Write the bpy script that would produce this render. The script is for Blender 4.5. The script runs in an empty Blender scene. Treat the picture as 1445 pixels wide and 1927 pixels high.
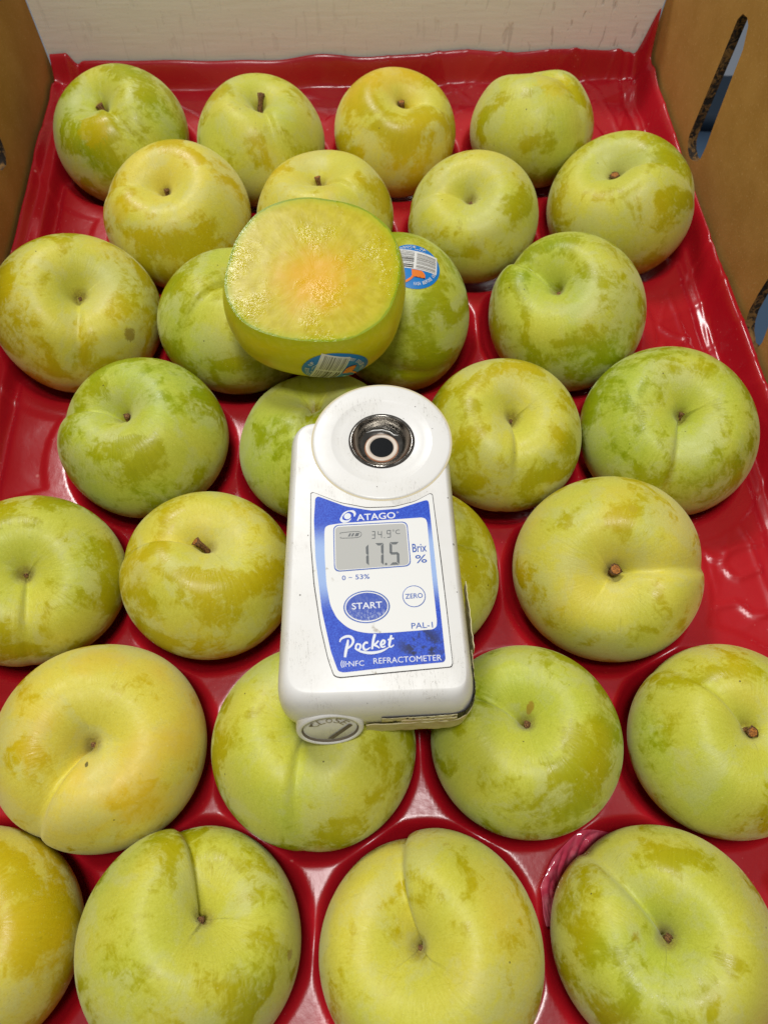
import bpy, bmesh, math, random
import numpy as np
from mathutils import Vector, Matrix, noise as mnoise

# ------------------------------------------------------------------ camera, world, lamps, exposure
S = bpy.context.scene
COL = S.collection
CAM_H, PITCH, ROLL = 0.28, math.radians(64.7), math.radians(1.9)
cd = bpy.data.cameras.new('camera'); cam = bpy.data.objects.new('camera', cd); COL.objects.link(cam)
fw = Vector((0, math.cos(PITCH), -math.sin(PITCH))); rt = Vector((1, 0, 0)); up = rt.cross(fw)
c_, s_ = math.cos(ROLL), math.sin(ROLL)
r2 = rt*c_ + up*s_; u2 = up*c_ - rt*s_
cam.matrix_world = Matrix(((r2.x, u2.x, -fw.x, 0), (r2.y, u2.y, -fw.y, 0), (r2.z, u2.z, -fw.z, CAM_H), (0, 0, 0, 1)))
cd.sensor_fit = 'VERTICAL'; cd.sensor_height = 36; cd.sensor_width = 27
cd.lens = 36*1450/1927; cd.clip_start = 0.01; cd.clip_end = 50
cd.dof.use_dof = True; cd.dof.focus_distance = 0.27; cd.dof.aperture_fstop = 22
S.camera = cam
S.view_settings.view_transform = 'Standard'; S.view_settings.look = 'None'
S.view_settings.exposure = 0.0; S.view_settings.gamma = 1.0

world = bpy.data.worlds.new('World'); S.world = world; world.use_nodes = True
bg = world.node_tree.nodes['Background']
bg.inputs['Color'].default_value = (1.0, 0.985, 0.96, 1); bg.inputs['Strength'].default_value = 0.175

def ceiling_lamp(x, y, z, sx, sy, watts):
    l = bpy.data.lights.new('ceiling_panel_light', 'AREA'); l.shape = 'RECTANGLE'; l.size = sx; l.size_y = sy
    l.energy = watts; l.color = (1.0, 0.985, 0.96)
    o = bpy.data.objects.new('ceiling_panel_light', l); COL.objects.link(o); o.location = (x, y, z)
    o.rotation_euler = (Vector((0, 0.15, 0)) - o.location).to_track_quat('-Z', 'Y').to_euler()
ceiling_lamp(-0.02, -0.02, 1.15, 0.20, 0.17, 6.9)
ceiling_lamp(-0.62, 1.15, 1.60, 0.42, 0.34, 17.5)

# ------------------------------------------------------------------ node helper
class NT:
    def __init__(s, name):
        s.m = bpy.data.materials.new(name); s.m.use_nodes = True
        s.t = s.m.node_tree; s.b = s.t.nodes['Principled BSDF']
    def n(s, typ, **kw):
        nd = s.t.nodes.new(typ)
        for k, v in kw.items(): setattr(nd, k, v)
        return nd
    def set(s, sock, v):
        if hasattr(v, 'is_output'): s.t.links.new(v, sock)
        else: sock.default_value = v
    def P(s, **kw):
        for k, v in kw.items(): s.set(s.b.inputs[k.replace('_', ' ')], v)
    def math(s, op, a, b=0.0, clamp=False):
        nd = s.n('ShaderNodeMath', operation=op); nd.use_clamp = clamp
        s.set(nd.inputs[0], a); s.set(nd.inputs[1], b); return nd.outputs[0]
    def vm(s, op, a, b=(0, 0, 0)):
        nd = s.n('ShaderNodeVectorMath', operation=op); s.set(nd.inputs[0], a)
        if op == 'SCALE': s.set(nd.inputs['Scale'], b)
        else: s.set(nd.inputs[1], b)
        return nd.outputs[0]
    def noise(s, vec, scale, detail=3.0, rough=0.5, dist=0.0, col=False):
        nd = s.n('ShaderNodeTexNoise'); s.set(nd.inputs['Vector'], vec)
        nd.inputs['Scale'].default_value = scale; nd.inputs['Detail'].default_value = detail
        nd.inputs['Roughness'].default_value = rough; nd.inputs['Distortion'].default_value = dist
        return nd.outputs['Color' if col else 'Fac']
    def voro(s, vec, scale, feature='F1'):
        nd = s.n('ShaderNodeTexVoronoi', feature=feature); s.set(nd.inputs['Vector'], vec)
        nd.inputs['Scale'].default_value = scale; return nd.outputs['Distance']
    def map(s, v, a, b, c=0.0, d=1.0, smooth=True):
        nd = s.n('ShaderNodeMapRange'); nd.interpolation_type = 'SMOOTHSTEP' if smooth else 'LINEAR'
        s.set(nd.inputs[0], v)
        for i, q in enumerate((a, b, c, d)): s.set(nd.inputs[1+i], q)
        return nd.outputs[0]
    def mix(s, f, a, b, mode='MIX'):
        nd = s.n('ShaderNodeMix', data_type='RGBA', blend_type=mode); s.set(nd.inputs[0], f)
        for sock, v in ((nd.inputs[6], a), (nd.inputs[7], b)):
            if isinstance(v, tuple) and len(v) == 3: v = v + (1,)
            s.set(sock, v)
        return nd.outputs[2]
    def obj(s): return s.n('ShaderNodeTexCoord').outputs['Object']
    def attr(s, name): return s.n('ShaderNodeAttribute', attribute_type='OBJECT', attribute_name=name)
    def bump(s, h, strength, dist=0.001):
        nd = s.n('ShaderNodeBump'); nd.inputs['Strength'].default_value = strength
        nd.inputs['Distance'].default_value = dist; s.set(nd.inputs['Height'], h)
        s.t.links.new(nd.outputs[0], s.b.inputs['Normal'])

def srgb(r, g, b):
    f = lambda v: (v/255/12.92) if v/255 <= 0.04045 else ((v/255+0.055)/1.055)**2.4
    return (f(r), f(g), f(b))

def plain(name, col, rough=0.5, metal=0.0, **kw):
    k = NT(name); k.P(Base_Color=col + (1,), Roughness=rough, Metallic=metal, **kw); return k.m

# ------------------------------------------------------------------ materials
def skin_material():
    k = NT('plum_skin')
    o = k.vm('SCALE', k.obj(), 29.0)
    seed = k.attr('seed').outputs['Vector']
    tone = k.attr('tone').outputs['Fac']; bl = k.attr('bloom').outputs['Fac']
    q = k.vm('ADD', o, seed)
    sep = k.n('ShaderNodeSeparateXYZ'); k.t.links.new(o, sep.inputs[0])
    flat = k.n('ShaderNodeCombineXYZ'); k.t.links.new(sep.outputs[0], flat.inputs[0]); k.t.links.new(sep.outputs[1], flat.inputs[1])
    rad = k.vm('LENGTH', flat.outputs[0])
    # the length output of a vector-math node is its second socket
    ln = k.n('ShaderNodeVectorMath', operation='LENGTH'); k.t.links.new(flat.outputs[0], ln.inputs[0]); rad = ln.outputs['Value']
    mer = k.vm('SCALE', k.vm('NORMALIZE', flat.outputs[0]), 5.0)
    wob = k.n('ShaderNodeTexNoise'); k.t.links.new(q, wob.inputs['Vector']); wob.inputs['Scale'].default_value = 2.2; wob.inputs['Detail'].default_value = 2.0
    polar = k.vm('ADD', k.vm('ADD', k.vm('ADD', mer, k.vm('SCALE', o, 0.9)), seed), k.vm('SCALE', wob.outputs['Color'], 0.9))
    n1 = k.noise(q, 0.95, 2.0, 0.5, 0.3)
    n2 = k.noise(q, 1.8, 6.0, 0.56, 0.55)
    n3 = k.noise(polar, 4.2, 4.0, 0.6)
    n4 = k.noise(q, 11.0, 5.0, 0.66, 0.8)
    n5 = k.noise(q, 34.0, 3.0, 0.6)
    cav = k.map(rad, 0.20, 0.55, 0.12, 0.0)                     # wax is never rubbed off inside the stem hollow
    f = k.math('ADD', n2, cav)
    f = k.math('ADD', f, k.math('MULTIPLY', k.math('SUBTRACT', n4, 0.5), 0.34))
    f = k.math('ADD', f, k.math('MULTIPLY', k.math('SUBTRACT', n3, 0.5), 0.06))
    f = k.math('ADD', f, k.math('MULTIPLY', k.math('SUBTRACT', bl, 0.55), 0.30))
    bloom = k.map(f, 0.395, 0.53)
    bloom = k.math('MULTIPLY', bloom, k.map(k.noise(q, 62.0, 3.0, 0.7), 0.32, 0.62, 0.72, 1.0))
    thick = k.map(k.math('ADD', k.noise(k.vm('ADD', q, (31, 7, 3)), 1.6, 5.0, 0.6, 0.6), k.math('MULTIPLY', k.math('SUBTRACT', n4, 0.5), 0.3)), 0.46, 0.62)
    y = k.math('ADD', tone, k.math('MULTIPLY', k.math('SUBTRACT', n1, 0.5), 1.25), clamp=True)
    base = k.mix(y, srgb(140, 157, 9), srgb(208, 179, 18))
    base = k.mix(k.map(n3, 0.35, 0.7, 0.0, 0.28), base, k.mix(y, srgb(172, 184, 28), srgb(218, 196, 40)))
    pale = k.mix(y, srgb(182, 197, 60), srgb(229, 213, 80))
    pale = k.mix(k.map(n3, 0.4, 0.72, 0.0, 0.36), pale, k.mix(y, srgb(204, 212, 84), srgb(230, 220, 98)))
    pale = k.mix(k.map(n5, 0.45, 0.75, 0.0, 0.30), pale, k.mix(y, srgb(164, 176, 44), srgb(204, 190, 60)))
    dusty = k.mix(y, srgb(188, 198, 112), srgb(218, 210, 120))
    pale = k.mix(k.math('MULTIPLY', thick, 0.85), pale, dusty)
    col = k.mix(k.math('MULTIPLY', bloom, 0.90), base, pale)
    blush = k.math('MULTIPLY', k.map(k.noise(k.vm('ADD', q, (12, 3, 44)), 1.1, 3.0, 0.5), 0.50, 0.68), k.map(tone, 0.5, 0.9, 0.0, 0.55))
    col = k.mix(blush, col, srgb(224, 186, 46))
    col = k.mix(k.math('MULTIPLY', k.map(rad, 0.035, 0.13, 0.75, 0.0), k.map(n5, 0.3, 0.65, 0.5, 1.0)), col, srgb(128, 104, 30))     # stained pit round the stem
    # pale pores, dark flecks, amber bruises
    v1 = k.voro(q, 11.0)
    col = k.mix(k.map(v1, 0.05, 0.13, 0.30, 0.0), col, srgb(226, 220, 130))
    v1b = k.voro(k.vm('ADD', q, (2.2, 5.1, 0.4)), 24.0)
    col = k.mix(k.map(v1b, 0.06, 0.16, 0.22, 0.0), col, srgb(232, 226, 150))
    v1c = k.voro(k.vm('ADD', q, (7.2, 1.1, 3.4)), 15.0)
    col = k.mix(k.math('MULTIPLY', k.map(v1c, 0.03, 0.07, 0.6, 0.0), k.map(n1, 0.45, 0.6)), col, srgb(120, 116, 40))
    v2 = k.math('ADD', k.voro(k.vm('ADD', q, (4.1, 2.2, 7.7)), 3.4), k.math('MULTIPLY', n4, 0.03))
    col = k.mix(k.map(v2, 0.035, 0.055, 0.85, 0.0), col, srgb(74, 62, 26))
    v3 = k.math('ADD', k.voro(k.vm('ADD', q, (9.3, 1.2, 3.7)), 0.85), k.math('MULTIPLY', n4, 0.16))
    col = k.mix(k.map(v3, 0.10, 0.13, 0.45, 0.0), col, srgb(160, 128, 10))
    sp = k.n('ShaderNodeVectorMath', operation='DISTANCE'); k.t.links.new(k.vm('NORMALIZE', o), sp.inputs[0]); k.t.links.new(k.attr('spot').outputs['Vector'], sp.inputs[1])
    sz = k.attr('spot_size').outputs['Fac']
    sdist = k.math('ADD', sp.outputs['Value'], k.math('MULTIPLY', k.math('MULTIPLY', k.math('SUBTRACT', n4, 0.5), 1.6), sz))
    smask = k.math('MULTIPLY', k.map(sdist, k.math('MULTIPLY', sz, 0.72), k.math('MULTIPLY', sz, 1.05), 0.82, 0.0), k.map(sz, 0.005, 0.01))
    smask = k.math('MULTIPLY', smask, k.map(sz, 0.12, 0.2, 1.0, 0.6))
    col = k.mix(smask, col, k.attr('spot_colour').outputs['Color'])
    scr = k.noise(k.vm('MULTIPLY', k.vm('ADD', q, (1.5, 8.0, 2.0)), (7.0, 1.0, 3.0)), 2.2, 2.0, 0.4, 1.2)
    col = k.mix(k.map(k.math('ABSOLUTE', k.math('SUBTRACT', scr, 0.5)), 0.0, 0.008, 0.22, 0.0), col, srgb(134, 132, 26))
    k.P(Base_Color=col, Roughness=k.math('ADD', 0.33, k.math('ADD', k.math('MULTIPLY', bloom, 0.13), k.map(n4, 0.35, 0.65, -0.05, 0.08))))
    k.P(Subsurface_Weight=0.05, Subsurface_Radius=(0.6, 0.55, 0.15), Subsurface_Scale=0.003, Specular_IOR_Level=0.42)
    k.P(Sheen_Weight=k.math('MULTIPLY', bloom, 0.20), Sheen_Roughness=0.6, Sheen_Tint=(0.95, 1.0, 0.85, 1))
    k.bump(k.math('ADD', k.math('MULTIPLY', n5, 0.35), k.math('ADD', k.math('MULTIPLY', n3, 0.75), k.math('MULTIPLY', n4, 0.3))), 0.26, 0.0006)
    return k.m

def stem_end_material():
    k = NT('stem_cut_end'); o = k.obj(); n = k.noise(o, 2600, 3)
    k.P(Base_Color=k.mix(k.map(n, 0.35, 0.65), srgb(110, 66, 26), srgb(190, 122, 48)), Roughness=0.8); return k.m

def stem_material():
    k = NT('dry_stem'); o = k.obj()
    n = k.noise(k.vm('MULTIPLY', o, (1, 1, 0.35)), 2600, 3)
    k.P(Base_Color=k.mix(k.map(n, 0.35, 0.65), srgb(70, 44, 22), srgb(150, 106, 58)), Roughness=0.8)
    k.bump(n, 0.7, 0.0005); return k.m

def tray_material():
    k = NT('red_tray_plastic'); o = k.obj()
    n = k.noise(o, 14, 3); fine = k.noise(o, 420, 3, 0.6)
    col = k.mix(k.map(n, 0.3, 0.7), srgb(163, 13, 28), srgb(180, 22, 36))
    v = k.math('ADD', k.voro(o, 300), k.math('MULTIPLY', k.noise(o, 35, 2), 0.34))
    col = k.mix(k.map(v, 0.20, 0.27, 0.35, 0.0), col, srgb(214, 110, 108))
    v2 = k.math('ADD', k.voro(k.vm('ADD', o, (.3, .1, .2)), 55), k.math('MULTIPLY', fine, 0.03))
    col = k.mix(k.map(v2, 0.035, 0.075, 0.45, 0.0), col, srgb(225, 150, 145))
    k.P(Base_Color=col, Roughness=k.map(n, 0.3, 0.7, 0.22, 0.32), Specular_IOR_Level=0.62)
    k.bump(k.math('ADD', k.noise(o, 60, 3), k.math('MULTIPLY', fine, 0.12)), 0.25, 0.0012); return k.m

def card_material(name, c1, c2, fleck, horiz):
    k = NT(name); o = k.obj()
    st = k.vm('MULTIPLY', o, horiz)
    a = k.noise(st, 45, 4, 0.6); f = k.noise(o, 900, 3, 0.7); b = k.noise(o, 9, 3)
    col = k.mix(k.map(a, 0.3, 0.7), c1, c2)
    col = k.mix(k.map(b, 0.3, 0.75, 0.0, 0.35), col, c1)
    col = k.mix(k.map(f, 0.55, 0.76, 0.0, 0.6), col, fleck)
    k.P(Base_Color=col, Roughness=0.85, Specular_IOR_Level=0.2)
    k.bump(k.math('ADD', a, k.math('MULTIPLY', f, 0.5)), 0.25, 0.0008); return k.m

def white_liner_material():
    k = NT('white_liner_board'); o = k.obj()
    a = k.noise(k.vm('MULTIPLY', o, (1, 1, 9)), 40, 4, 0.6); f = k.noise(o, 700, 3, 0.7)
    cr = k.noise(k.vm('MULTIPLY', o, (14, 14, 1.2)), 30, 2, 0.4)
    br = k.noise(k.vm('MULTIPLY', o, (5, 5, 2)), 38, 3)
    sep = k.n('ShaderNodeSeparateXYZ'); k.t.links.new(o, sep.inputs[0])
    crease = k.math('MULTIPLY', k.math('MULTIPLY', k.map(cr, 0.58, 0.64), k.map(br, 0.50, 0.58)), k.map(sep.outputs[0], 0.0, 0.11, 0.25, 1.0))
    col = k.mix(k.map(a, 0.3, 0.7), srgb(240, 238, 228), srgb(244, 242, 233))
    col = k.mix(k.map(f, 0.60, 0.8, 0.0, 0.35), col, srgb(166, 158, 138))
    col = k.mix(k.math('MULTIPLY', crease, 0.3), col, srgb(105, 92, 78))
    k.P(Base_Color=col, Roughness=0.8, Specular_IOR_Level=0.25)
    k.bump(k.math('ADD', a, k.math('MULTIPLY', crease, -2.0)), 0.2, 0.0008); return k.m

def flute_material():
    k = NT('corrugated_edge'); o = k.obj()
    w = k.noise(k.vm('MULTIPLY', o, (1, 0.5, 1)), 260, 4, 0.65, 1.0)
    col = k.mix(k.map(w, 0.42, 0.6), srgb(30, 20, 10), srgb(128, 92, 44))
    k.P(Base_Color=col, Roughness=0.9); k.bump(w, 0.9, 0.002); return k.m

def flesh_material():
    k = NT('wet_plum_flesh'); o = k.obj()
    sep = k.n('ShaderNodeSeparateXYZ'); k.t.links.new(o, sep.inputs[0])
    xy = k.n('ShaderNodeCombineXYZ'); k.t.links.new(sep.outputs[0], xy.inputs[0]); k.t.links.new(sep.outputs[1], xy.inputs[1])
    off = k.vm('SUBTRACT', xy.outputs[0], (0.0015, -0.0045, 0))
    sq = k.vm('MULTIPLY', off, (1.0, 1.05, 1.0))
    ln = k.n('ShaderNodeVectorMath', operation='LENGTH'); k.t.links.new(sq, ln.inputs[0])
    d = k.math('ADD', ln.outputs['Value'], k.math('MULTIPLY', k.math('SUBTRACT', k.noise(o, 110, 4, 0.6), 0.5), 0.016))
    ln2 = k.n('ShaderNodeVectorMath', operation='LENGTH'); k.t.links.new(xy.outputs[0], ln2.inputs[0])
    fib = k.noise(k.vm('ADD', k.vm('SCALE', k.vm('NORMALIZE', off), 4.0), k.vm('SCALE', o, 40)), 4, 4, 0.6)
    mott = k.noise(o, 230, 4, 0.6)
    col = k.mix(k.map(mott, 0.3, 0.7), srgb(184, 168, 16), srgb(200, 186, 40))
    col = k.mix(k.map(fib, 0.42, 0.70, 0.0, 0.26), col, srgb(216, 200, 84))
    col = k.mix(k.map(d, 0.001, 0.0235, 1.0, 0.0), col, srgb(222, 170, 0))
    col = k.mix(k.map(ln2.outputs['Value'], 0.026, 0.0335, 0.0, 0.2), col, srgb(160, 168, 20))
    rq = k.n('ShaderNodeAttribute', attribute_type='GEOMETRY', attribute_name='rim_fraction').outputs['Fac']
    rq = k.math('ADD', rq, k.math('MULTIPLY', k.math('SUBTRACT', k.noise(o, 240, 3), 0.5), 0.05))
    col = k.mix(k.map(rq, 0.88, 0.975, 0.0, 0.55), col, srgb(168, 176, 24))
    col = k.mix(k.map(rq, 0.965, 0.985, 0.0, 0.85), col, srgb(128, 150, 8))
    h1 = k.noise(o, 620, 4, 0.65, 1.2); h2 = k.noise(o, 95, 2, 0.5, 0.3)
    wet = k.map(k.noise(k.vm('ADD', o, (0.31, 0.1, 0)), 42, 3, 0.6), 0.42, 0.62)
    h = k.math('ADD', k.math('MULTIPLY', h1, k.math('ADD', k.math('MULTIPLY', wet, 0.55), 0.10)), k.math('ADD', k.math('MULTIPLY', h2, 0.5), k.math('MULTIPLY', fib, 0.15)))
    k.P(Base_Color=col, Roughness=k.map(wet, 0, 1, 0.36, 0.15), Specular_IOR_Level=0.30, Subsurface_Weight=0.06, Subsurface_Radius=(1.0, 0.9, 0.2), Subsurface_Scale=0.002)
    k.bump(h, 0.33, 0.0010)
    return k.m

def cut_skin_material():
    k = NT('cut_plum_skin'); o = k.obj()
    n = k.noise(o, 45, 4); f = k.noise(o, 500, 3, 0.6)
    sep = k.n('ShaderNodeSeparateXYZ'); k.t.links.new(o, sep.inputs[0])
    z = k.math('ADD', sep.outputs[2], k.math('MULTIPLY', n, 0.006))
    col = k.mix(k.map(n, 0.3, 0.7), srgb(206, 200, 8), srgb(224, 208, 16))
    col = k.mix(k.map(z, -0.004, 0.004, 0.0, 0.75), col, srgb(178, 190, 20))
    k.P(Base_Color=k.mix(k.map(f, 0.45, 0.75, 0.0, 0.45), col, srgb(214, 208, 84)), Roughness=0.32, Specular_IOR_Level=0.5,
        Subsurface_Weight=0.12, Subsurface_Radius=(0.6, 0.5, 0.12), Subsurface_Scale=0.004)
    k.bump(f, 0.25, 0.0005); return k.m

def shell_material():
    k = NT('worn_white_plastic'); o = k.obj()
    g = k.noise(o, 60, 4, 0.6); f = k.noise(o, 900, 4, 0.7); sc = k.noise(k.vm('MULTIPLY', o, (6, 0.7, 2)), 220, 2, 0.5, 0.5)
    patch = k.map(g, 0.46, 0.62)
    col = k.mix(k.map(g, 0.35, 0.75, 0.0, 0.5), srgb(234, 233, 229), srgb(222, 219, 209))
    v = k.math('ADD', k.voro(o, 260), k.math('MULTIPLY', k.noise(o, 55, 3), 0.36))
    v = k.math('ADD', v, k.math('MULTIPLY', f, 0.12))
    col = k.mix(k.map(v, 0.255, 0.30, 0.85, 0.0), col, srgb(84, 78, 68))
    col = k.mix(k.math('MULTIPLY', k.map(k.math('ABSOLUTE', k.math('SUBTRACT', sc, 0.5)), 0.0, 0.013, 0.5, 0.0), patch), col, srgb(112, 104, 90))
    col = k.mix(k.math('MULTIPLY', k.map(f, 0.6, 0.72, 0.0, 0.45), patch), col, srgb(120, 112, 96))
    k.P(Base_Color=col, Roughness=k.map(g, 0.3, 0.7, 0.30, 0.42), Specular_IOR_Level=0.5)
    k.bump(f, 0.05, 0.0004); return k.m

def tape_material():
    k = NT('aged_cream_tape'); o = k.obj(); n = k.noise(o, 150, 4); f = k.noise(o, 900, 3, 0.7)
    col = k.mix(k.map(n, 0.3, 0.7), srgb(222, 214, 172), srgb(206, 192, 146))
    col = k.mix(k.map(n, 0.55, 0.75, 0.0, 0.4), col, srgb(196, 158, 138))
    col = k.mix(k.map(f, 0.66, 0.78, 0.0, 0.5), col, srgb(90, 80, 60))
    k.P(Base_Color=col, Roughness=0.55); k.bump(n, 0.3, 0.0006); return k.m

def blue_print_material():
    k = NT('blue_label_print'); o = k.obj()
    sep = k.n('ShaderNodeSeparateXYZ'); k.t.links.new(o, sep.inputs[0])
    x, y = sep.outputs[0], sep.outputs[1]
    # printed gradient: deep at both ends of the label, pale half way down
    up_ = k.map(y, 0.000, 0.014); dn = k.map(y, -0.006, -0.022)
    deep = k.math('MAXIMUM', up_, dn)
    g = k.noise(o, 2400, 2, 0.7); w = k.noise(o, 240, 4, 0.65)
    dark = k.mix(k.map(g, 0.35, 0.7), srgb(26, 62, 182), srgb(54, 98, 214))
    lite = srgb(168, 196, 236)
    col = k.mix(k.map(deep, 0.0, 1.0, 0.15, 1.0), lite, dark)
    # scuffed dirt near the lower right corner
    dx = k.math('SUBTRACT', x, 0.0125); dy = k.math('SUBTRACT', y, -0.031)
    r = k.math('SQRT', k.math('ADD', k.math('MULTIPLY', dx, dx), k.math('MULTIPLY', dy, dy)))
    dirt = k.math('MULTIPLY', k.map(r, 0.003, 0.0095, 1.0, 0.0), k.map(w, 0.49, 0.60))
    col = k.mix(k.math('MULTIPLY', dirt, 0.9), col, srgb(26, 30, 48))
    k.P(Base_Color=col, Roughness=0.36, Specular_IOR_Level=0.4); return k.m

def label_white_material():
    k = NT('label_white_print'); o = k.obj(); w = k.noise(o, 260, 4, 0.65); p = k.noise(o, 50, 2)
    col = k.mix(k.math('MULTIPLY', k.map(w, 0.58, 0.72), k.map(p, 0.5, 0.62)), srgb(234, 234, 230), srgb(168, 158, 140))
    k.P(Base_Color=col, Roughness=0.38); return k.m

def button_blue_material():
    k = NT('worn_blue_button'); o = k.obj(); w = k.noise(k.vm('MULTIPLY', o, (2, 1, 1)), 900, 4, 0.75); p = k.noise(o, 120, 3)
    sep = k.n('ShaderNodeSeparateXYZ'); k.t.links.new(o, sep.inputs[0])
    low = k.map(sep.outputs[1], -0.0165, -0.0225)
    m = k.math('MULTIPLY', k.map(w, 0.46, 0.6), k.math('ADD', k.math('MULTIPLY', low, 0.8), 0.14))
    k.P(Base_Color=k.mix(m, srgb(42, 76, 176), srgb(172, 184, 214)), Roughness=0.4); return k.m

def wrap_material():
    k = NT('crinkled_pink_film'); o = k.obj(); n = k.noise(o, 120, 2, 0.5, 1.0)
    k.P(Base_Color=k.mix(k.map(n, 0.35, 0.7), srgb(206, 66, 96), srgb(236, 132, 152)), Roughness=0.12, Specular_IOR_Level=0.9)
    k.bump(n, 0.06, 0.002); return k.m

def metal_material():
    k = NT('brushed_steel'); o = k.obj(); n = k.noise(o, 300, 3)
    k.P(Base_Color=k.mix(k.map(n, 0.3, 0.7), (0.22, 0.21, 0.19), (0.34, 0.32, 0.29)), Metallic=1.0, Roughness=k.map(n, 0.3, 0.7, 0.12, 0.26)); return k.m

M = dict(skin=skin_material(), stem=stem_material(), tray=tray_material(), white=white_liner_material(), flute=flute_material(),
         kraft=card_material('kraft_board', srgb(170, 126, 60), srgb(186, 142, 76), srgb(212, 174, 116), (1, 1, 1)),
         flesh=flesh_material(), cutskin=cut_skin_material(), shell=shell_material(), tape=tape_material(),
         blue=blue_print_material(), lwhite=label_white_material(), button=button_blue_material(), wrap=wrap_material(), metal=metal_material(),
         black=plain('seam_black', srgb(38, 32, 28), 0.7), inkblue=plain('blue_ink', srgb(48, 92, 176), 0.4),
         inkwhite=plain('white_ink', srgb(226, 230, 236), 0.4), lcd=plain('lcd_grey', srgb(190, 190, 185), 0.22, Specular_IOR_Level=0.5),
         seg=plain('lcd_segment', srgb(98, 102, 104), 0.4), lens=plain('prism_glass_black', srgb(24, 26, 28), 0.25, Specular_IOR_Level=0.15),
         ringw=plain('sealing_ring', srgb(214, 200, 184), 0.35), rust=plain('brown_residue', srgb(150, 92, 52), 0.6),
         sblue=plain('sticker_blue', srgb(12, 122, 200), 0.42), swhite=plain('sticker_white', srgb(226, 226, 222), 0.45),
         sblack=plain('sticker_black', srgb(58, 56, 52), 0.5), sgrey=plain('sticker_grey', srgb(150, 148, 142), 0.5),
         sorange=plain('sticker_orange', srgb(232, 124, 36), 0.45), spale=plain('sticker_pale_blue', srgb(150, 205, 238), 0.45),
         floor=plain('grey_floor', srgb(132, 140, 152), 0.6), navy=plain('navy_rubber', srgb(14, 36, 54), 0.7),
         bluecloth=plain('slate_blue_vinyl', srgb(62, 86, 112), 0.6), cutend=stem_end_material(),
         capmark=plain('cap_marking', srgb(150, 140, 124), 0.7), grime=plain('yellowed_joint', srgb(206, 194, 160), 0.6), groove=plain('cap_groove_dirt', srgb(108, 98, 82), 0.8), film=plain('liquid_film', srgb(196, 196, 192), 0.15))

# ------------------------------------------------------------------ object helpers
def link(name, me, mat=None, parent=None, smooth=True):
    o = bpy.data.objects.new(name, me); COL.objects.link(o)
    if mat is not None: me.materials.append(mat)
    if smooth and len(me.polygons): me.polygons.foreach_set('use_smooth', [True]*len(me.polygons))
    if parent is not None: o.parent = parent
    return o

def mesh(name, v, f, mat=None, parent=None, smooth=True):
    me = bpy.data.meshes.new(name); me.from_pydata([tuple(map(float, p)) for p in v], [], f); me.update()
    return link(name, me, mat, parent, smooth)

def grid_faces(nu, nv, wrap_u=False):
    f = []
    for i in range(nu if wrap_u else nu-1):
        a = (i*nv); b = (((i+1) % nu)*nv)
        for j in range(nv-1): f.append((a+j, b+j, b+j+1, a+j+1))
    return f

def empty(name, loc=(0, 0, 0), rz=0.0):
    o = bpy.data.objects.new(name, None); COL.objects.link(o); o.empty_display_size = 0.01
    o.location = loc; o.rotation_euler = (0, 0, rz); return o

def tag(o, label, cat, group=None):
    o['label'] = label; o['category'] = cat
    if group: o['group'] = group

def prism(name, pts, z0, z1, mat, parent, smooth=False):
    n = len(pts); area = sum(pts[i][0]*pts[(i+1) % n][1]-pts[(i+1) % n][0]*pts[i][1] for i in range(n))
    if area < 0: pts = pts[::-1]
    v = [(x, y, z0) for x, y in pts] + [(x, y, z1) for x, y in pts]
    f = [tuple(range(n, 2*n)), tuple(reversed(range(n)))] + [(i, (i+1) % n, n+(i+1) % n, n+i) for i in range(n)]
    return mesh(name, v, f, mat, parent, smooth)

def rounded(pts, r, seg=6):
    """Polygon with its corners rounded; r is one radius or one per corner."""
    n = len(pts); out = []
    rs = r if isinstance(r, (list, tuple)) else [r]*n
    for i in range(n):
        p = np.array(pts[i], float); a = np.array(pts[i-1], float)-p; b = np.array(pts[(i+1) % n], float)-p
        la, lb = np.linalg.norm(a), np.linalg.norm(b); a /= la; b /= lb
        k = min(rs[i], la*0.49, lb*0.49)
        for j in range(seg+1):
            t = j/seg; q = p + a*k*(1-t)**2 + b*k*t**2
            out.append(tuple(q))
    return out

def resample(pts, n):
    p = np.array(pts+[pts[0]], float); s = np.r_[0, np.cumsum(np.linalg.norm(np.diff(p, axis=0), axis=1))]
    t = np.linspace(0, s[-1], n, endpoint=False)
    return np.c_[np.interp(t, s, p[:, 0]), np.interp(t, s, p[:, 1])]

def smooth_closed(pts, n=160):
    """Catmull-Rom loop through the points."""
    p = np.array(pts, float); m = len(p); out = []
    k = max(2, n//m)
    for i in range(m):
        a, b, c, d = p[i-1], p[i], p[(i+1) % m], p[(i+2) % m]
        for j in range(k):
            t = j/k
            out.append(tuple(0.5*((2*b)+(-a+c)*t+(2*a-5*b+4*c-d)*t*t+(-a+3*b-3*c+d)*t**3)))
    return out

def smooth_open(pts, k=8):
    p = [np.array(q, float) for q in pts]; p = [2*p[0]-p[1]]+p+[2*p[-1]-p[-2]]; out = []
    for i in range(1, len(p)-2):
        a, b, c, d = p[i-1], p[i], p[i+1], p[i+2]
        for j in range(k):
            t = j/k; out.append(0.5*((2*b)+(-a+c)*t+(2*a-5*b+4*c-d)*t*t+(-a+3*b-3*c+d)*t**3))
    out.append(p[-2]); return out

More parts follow.
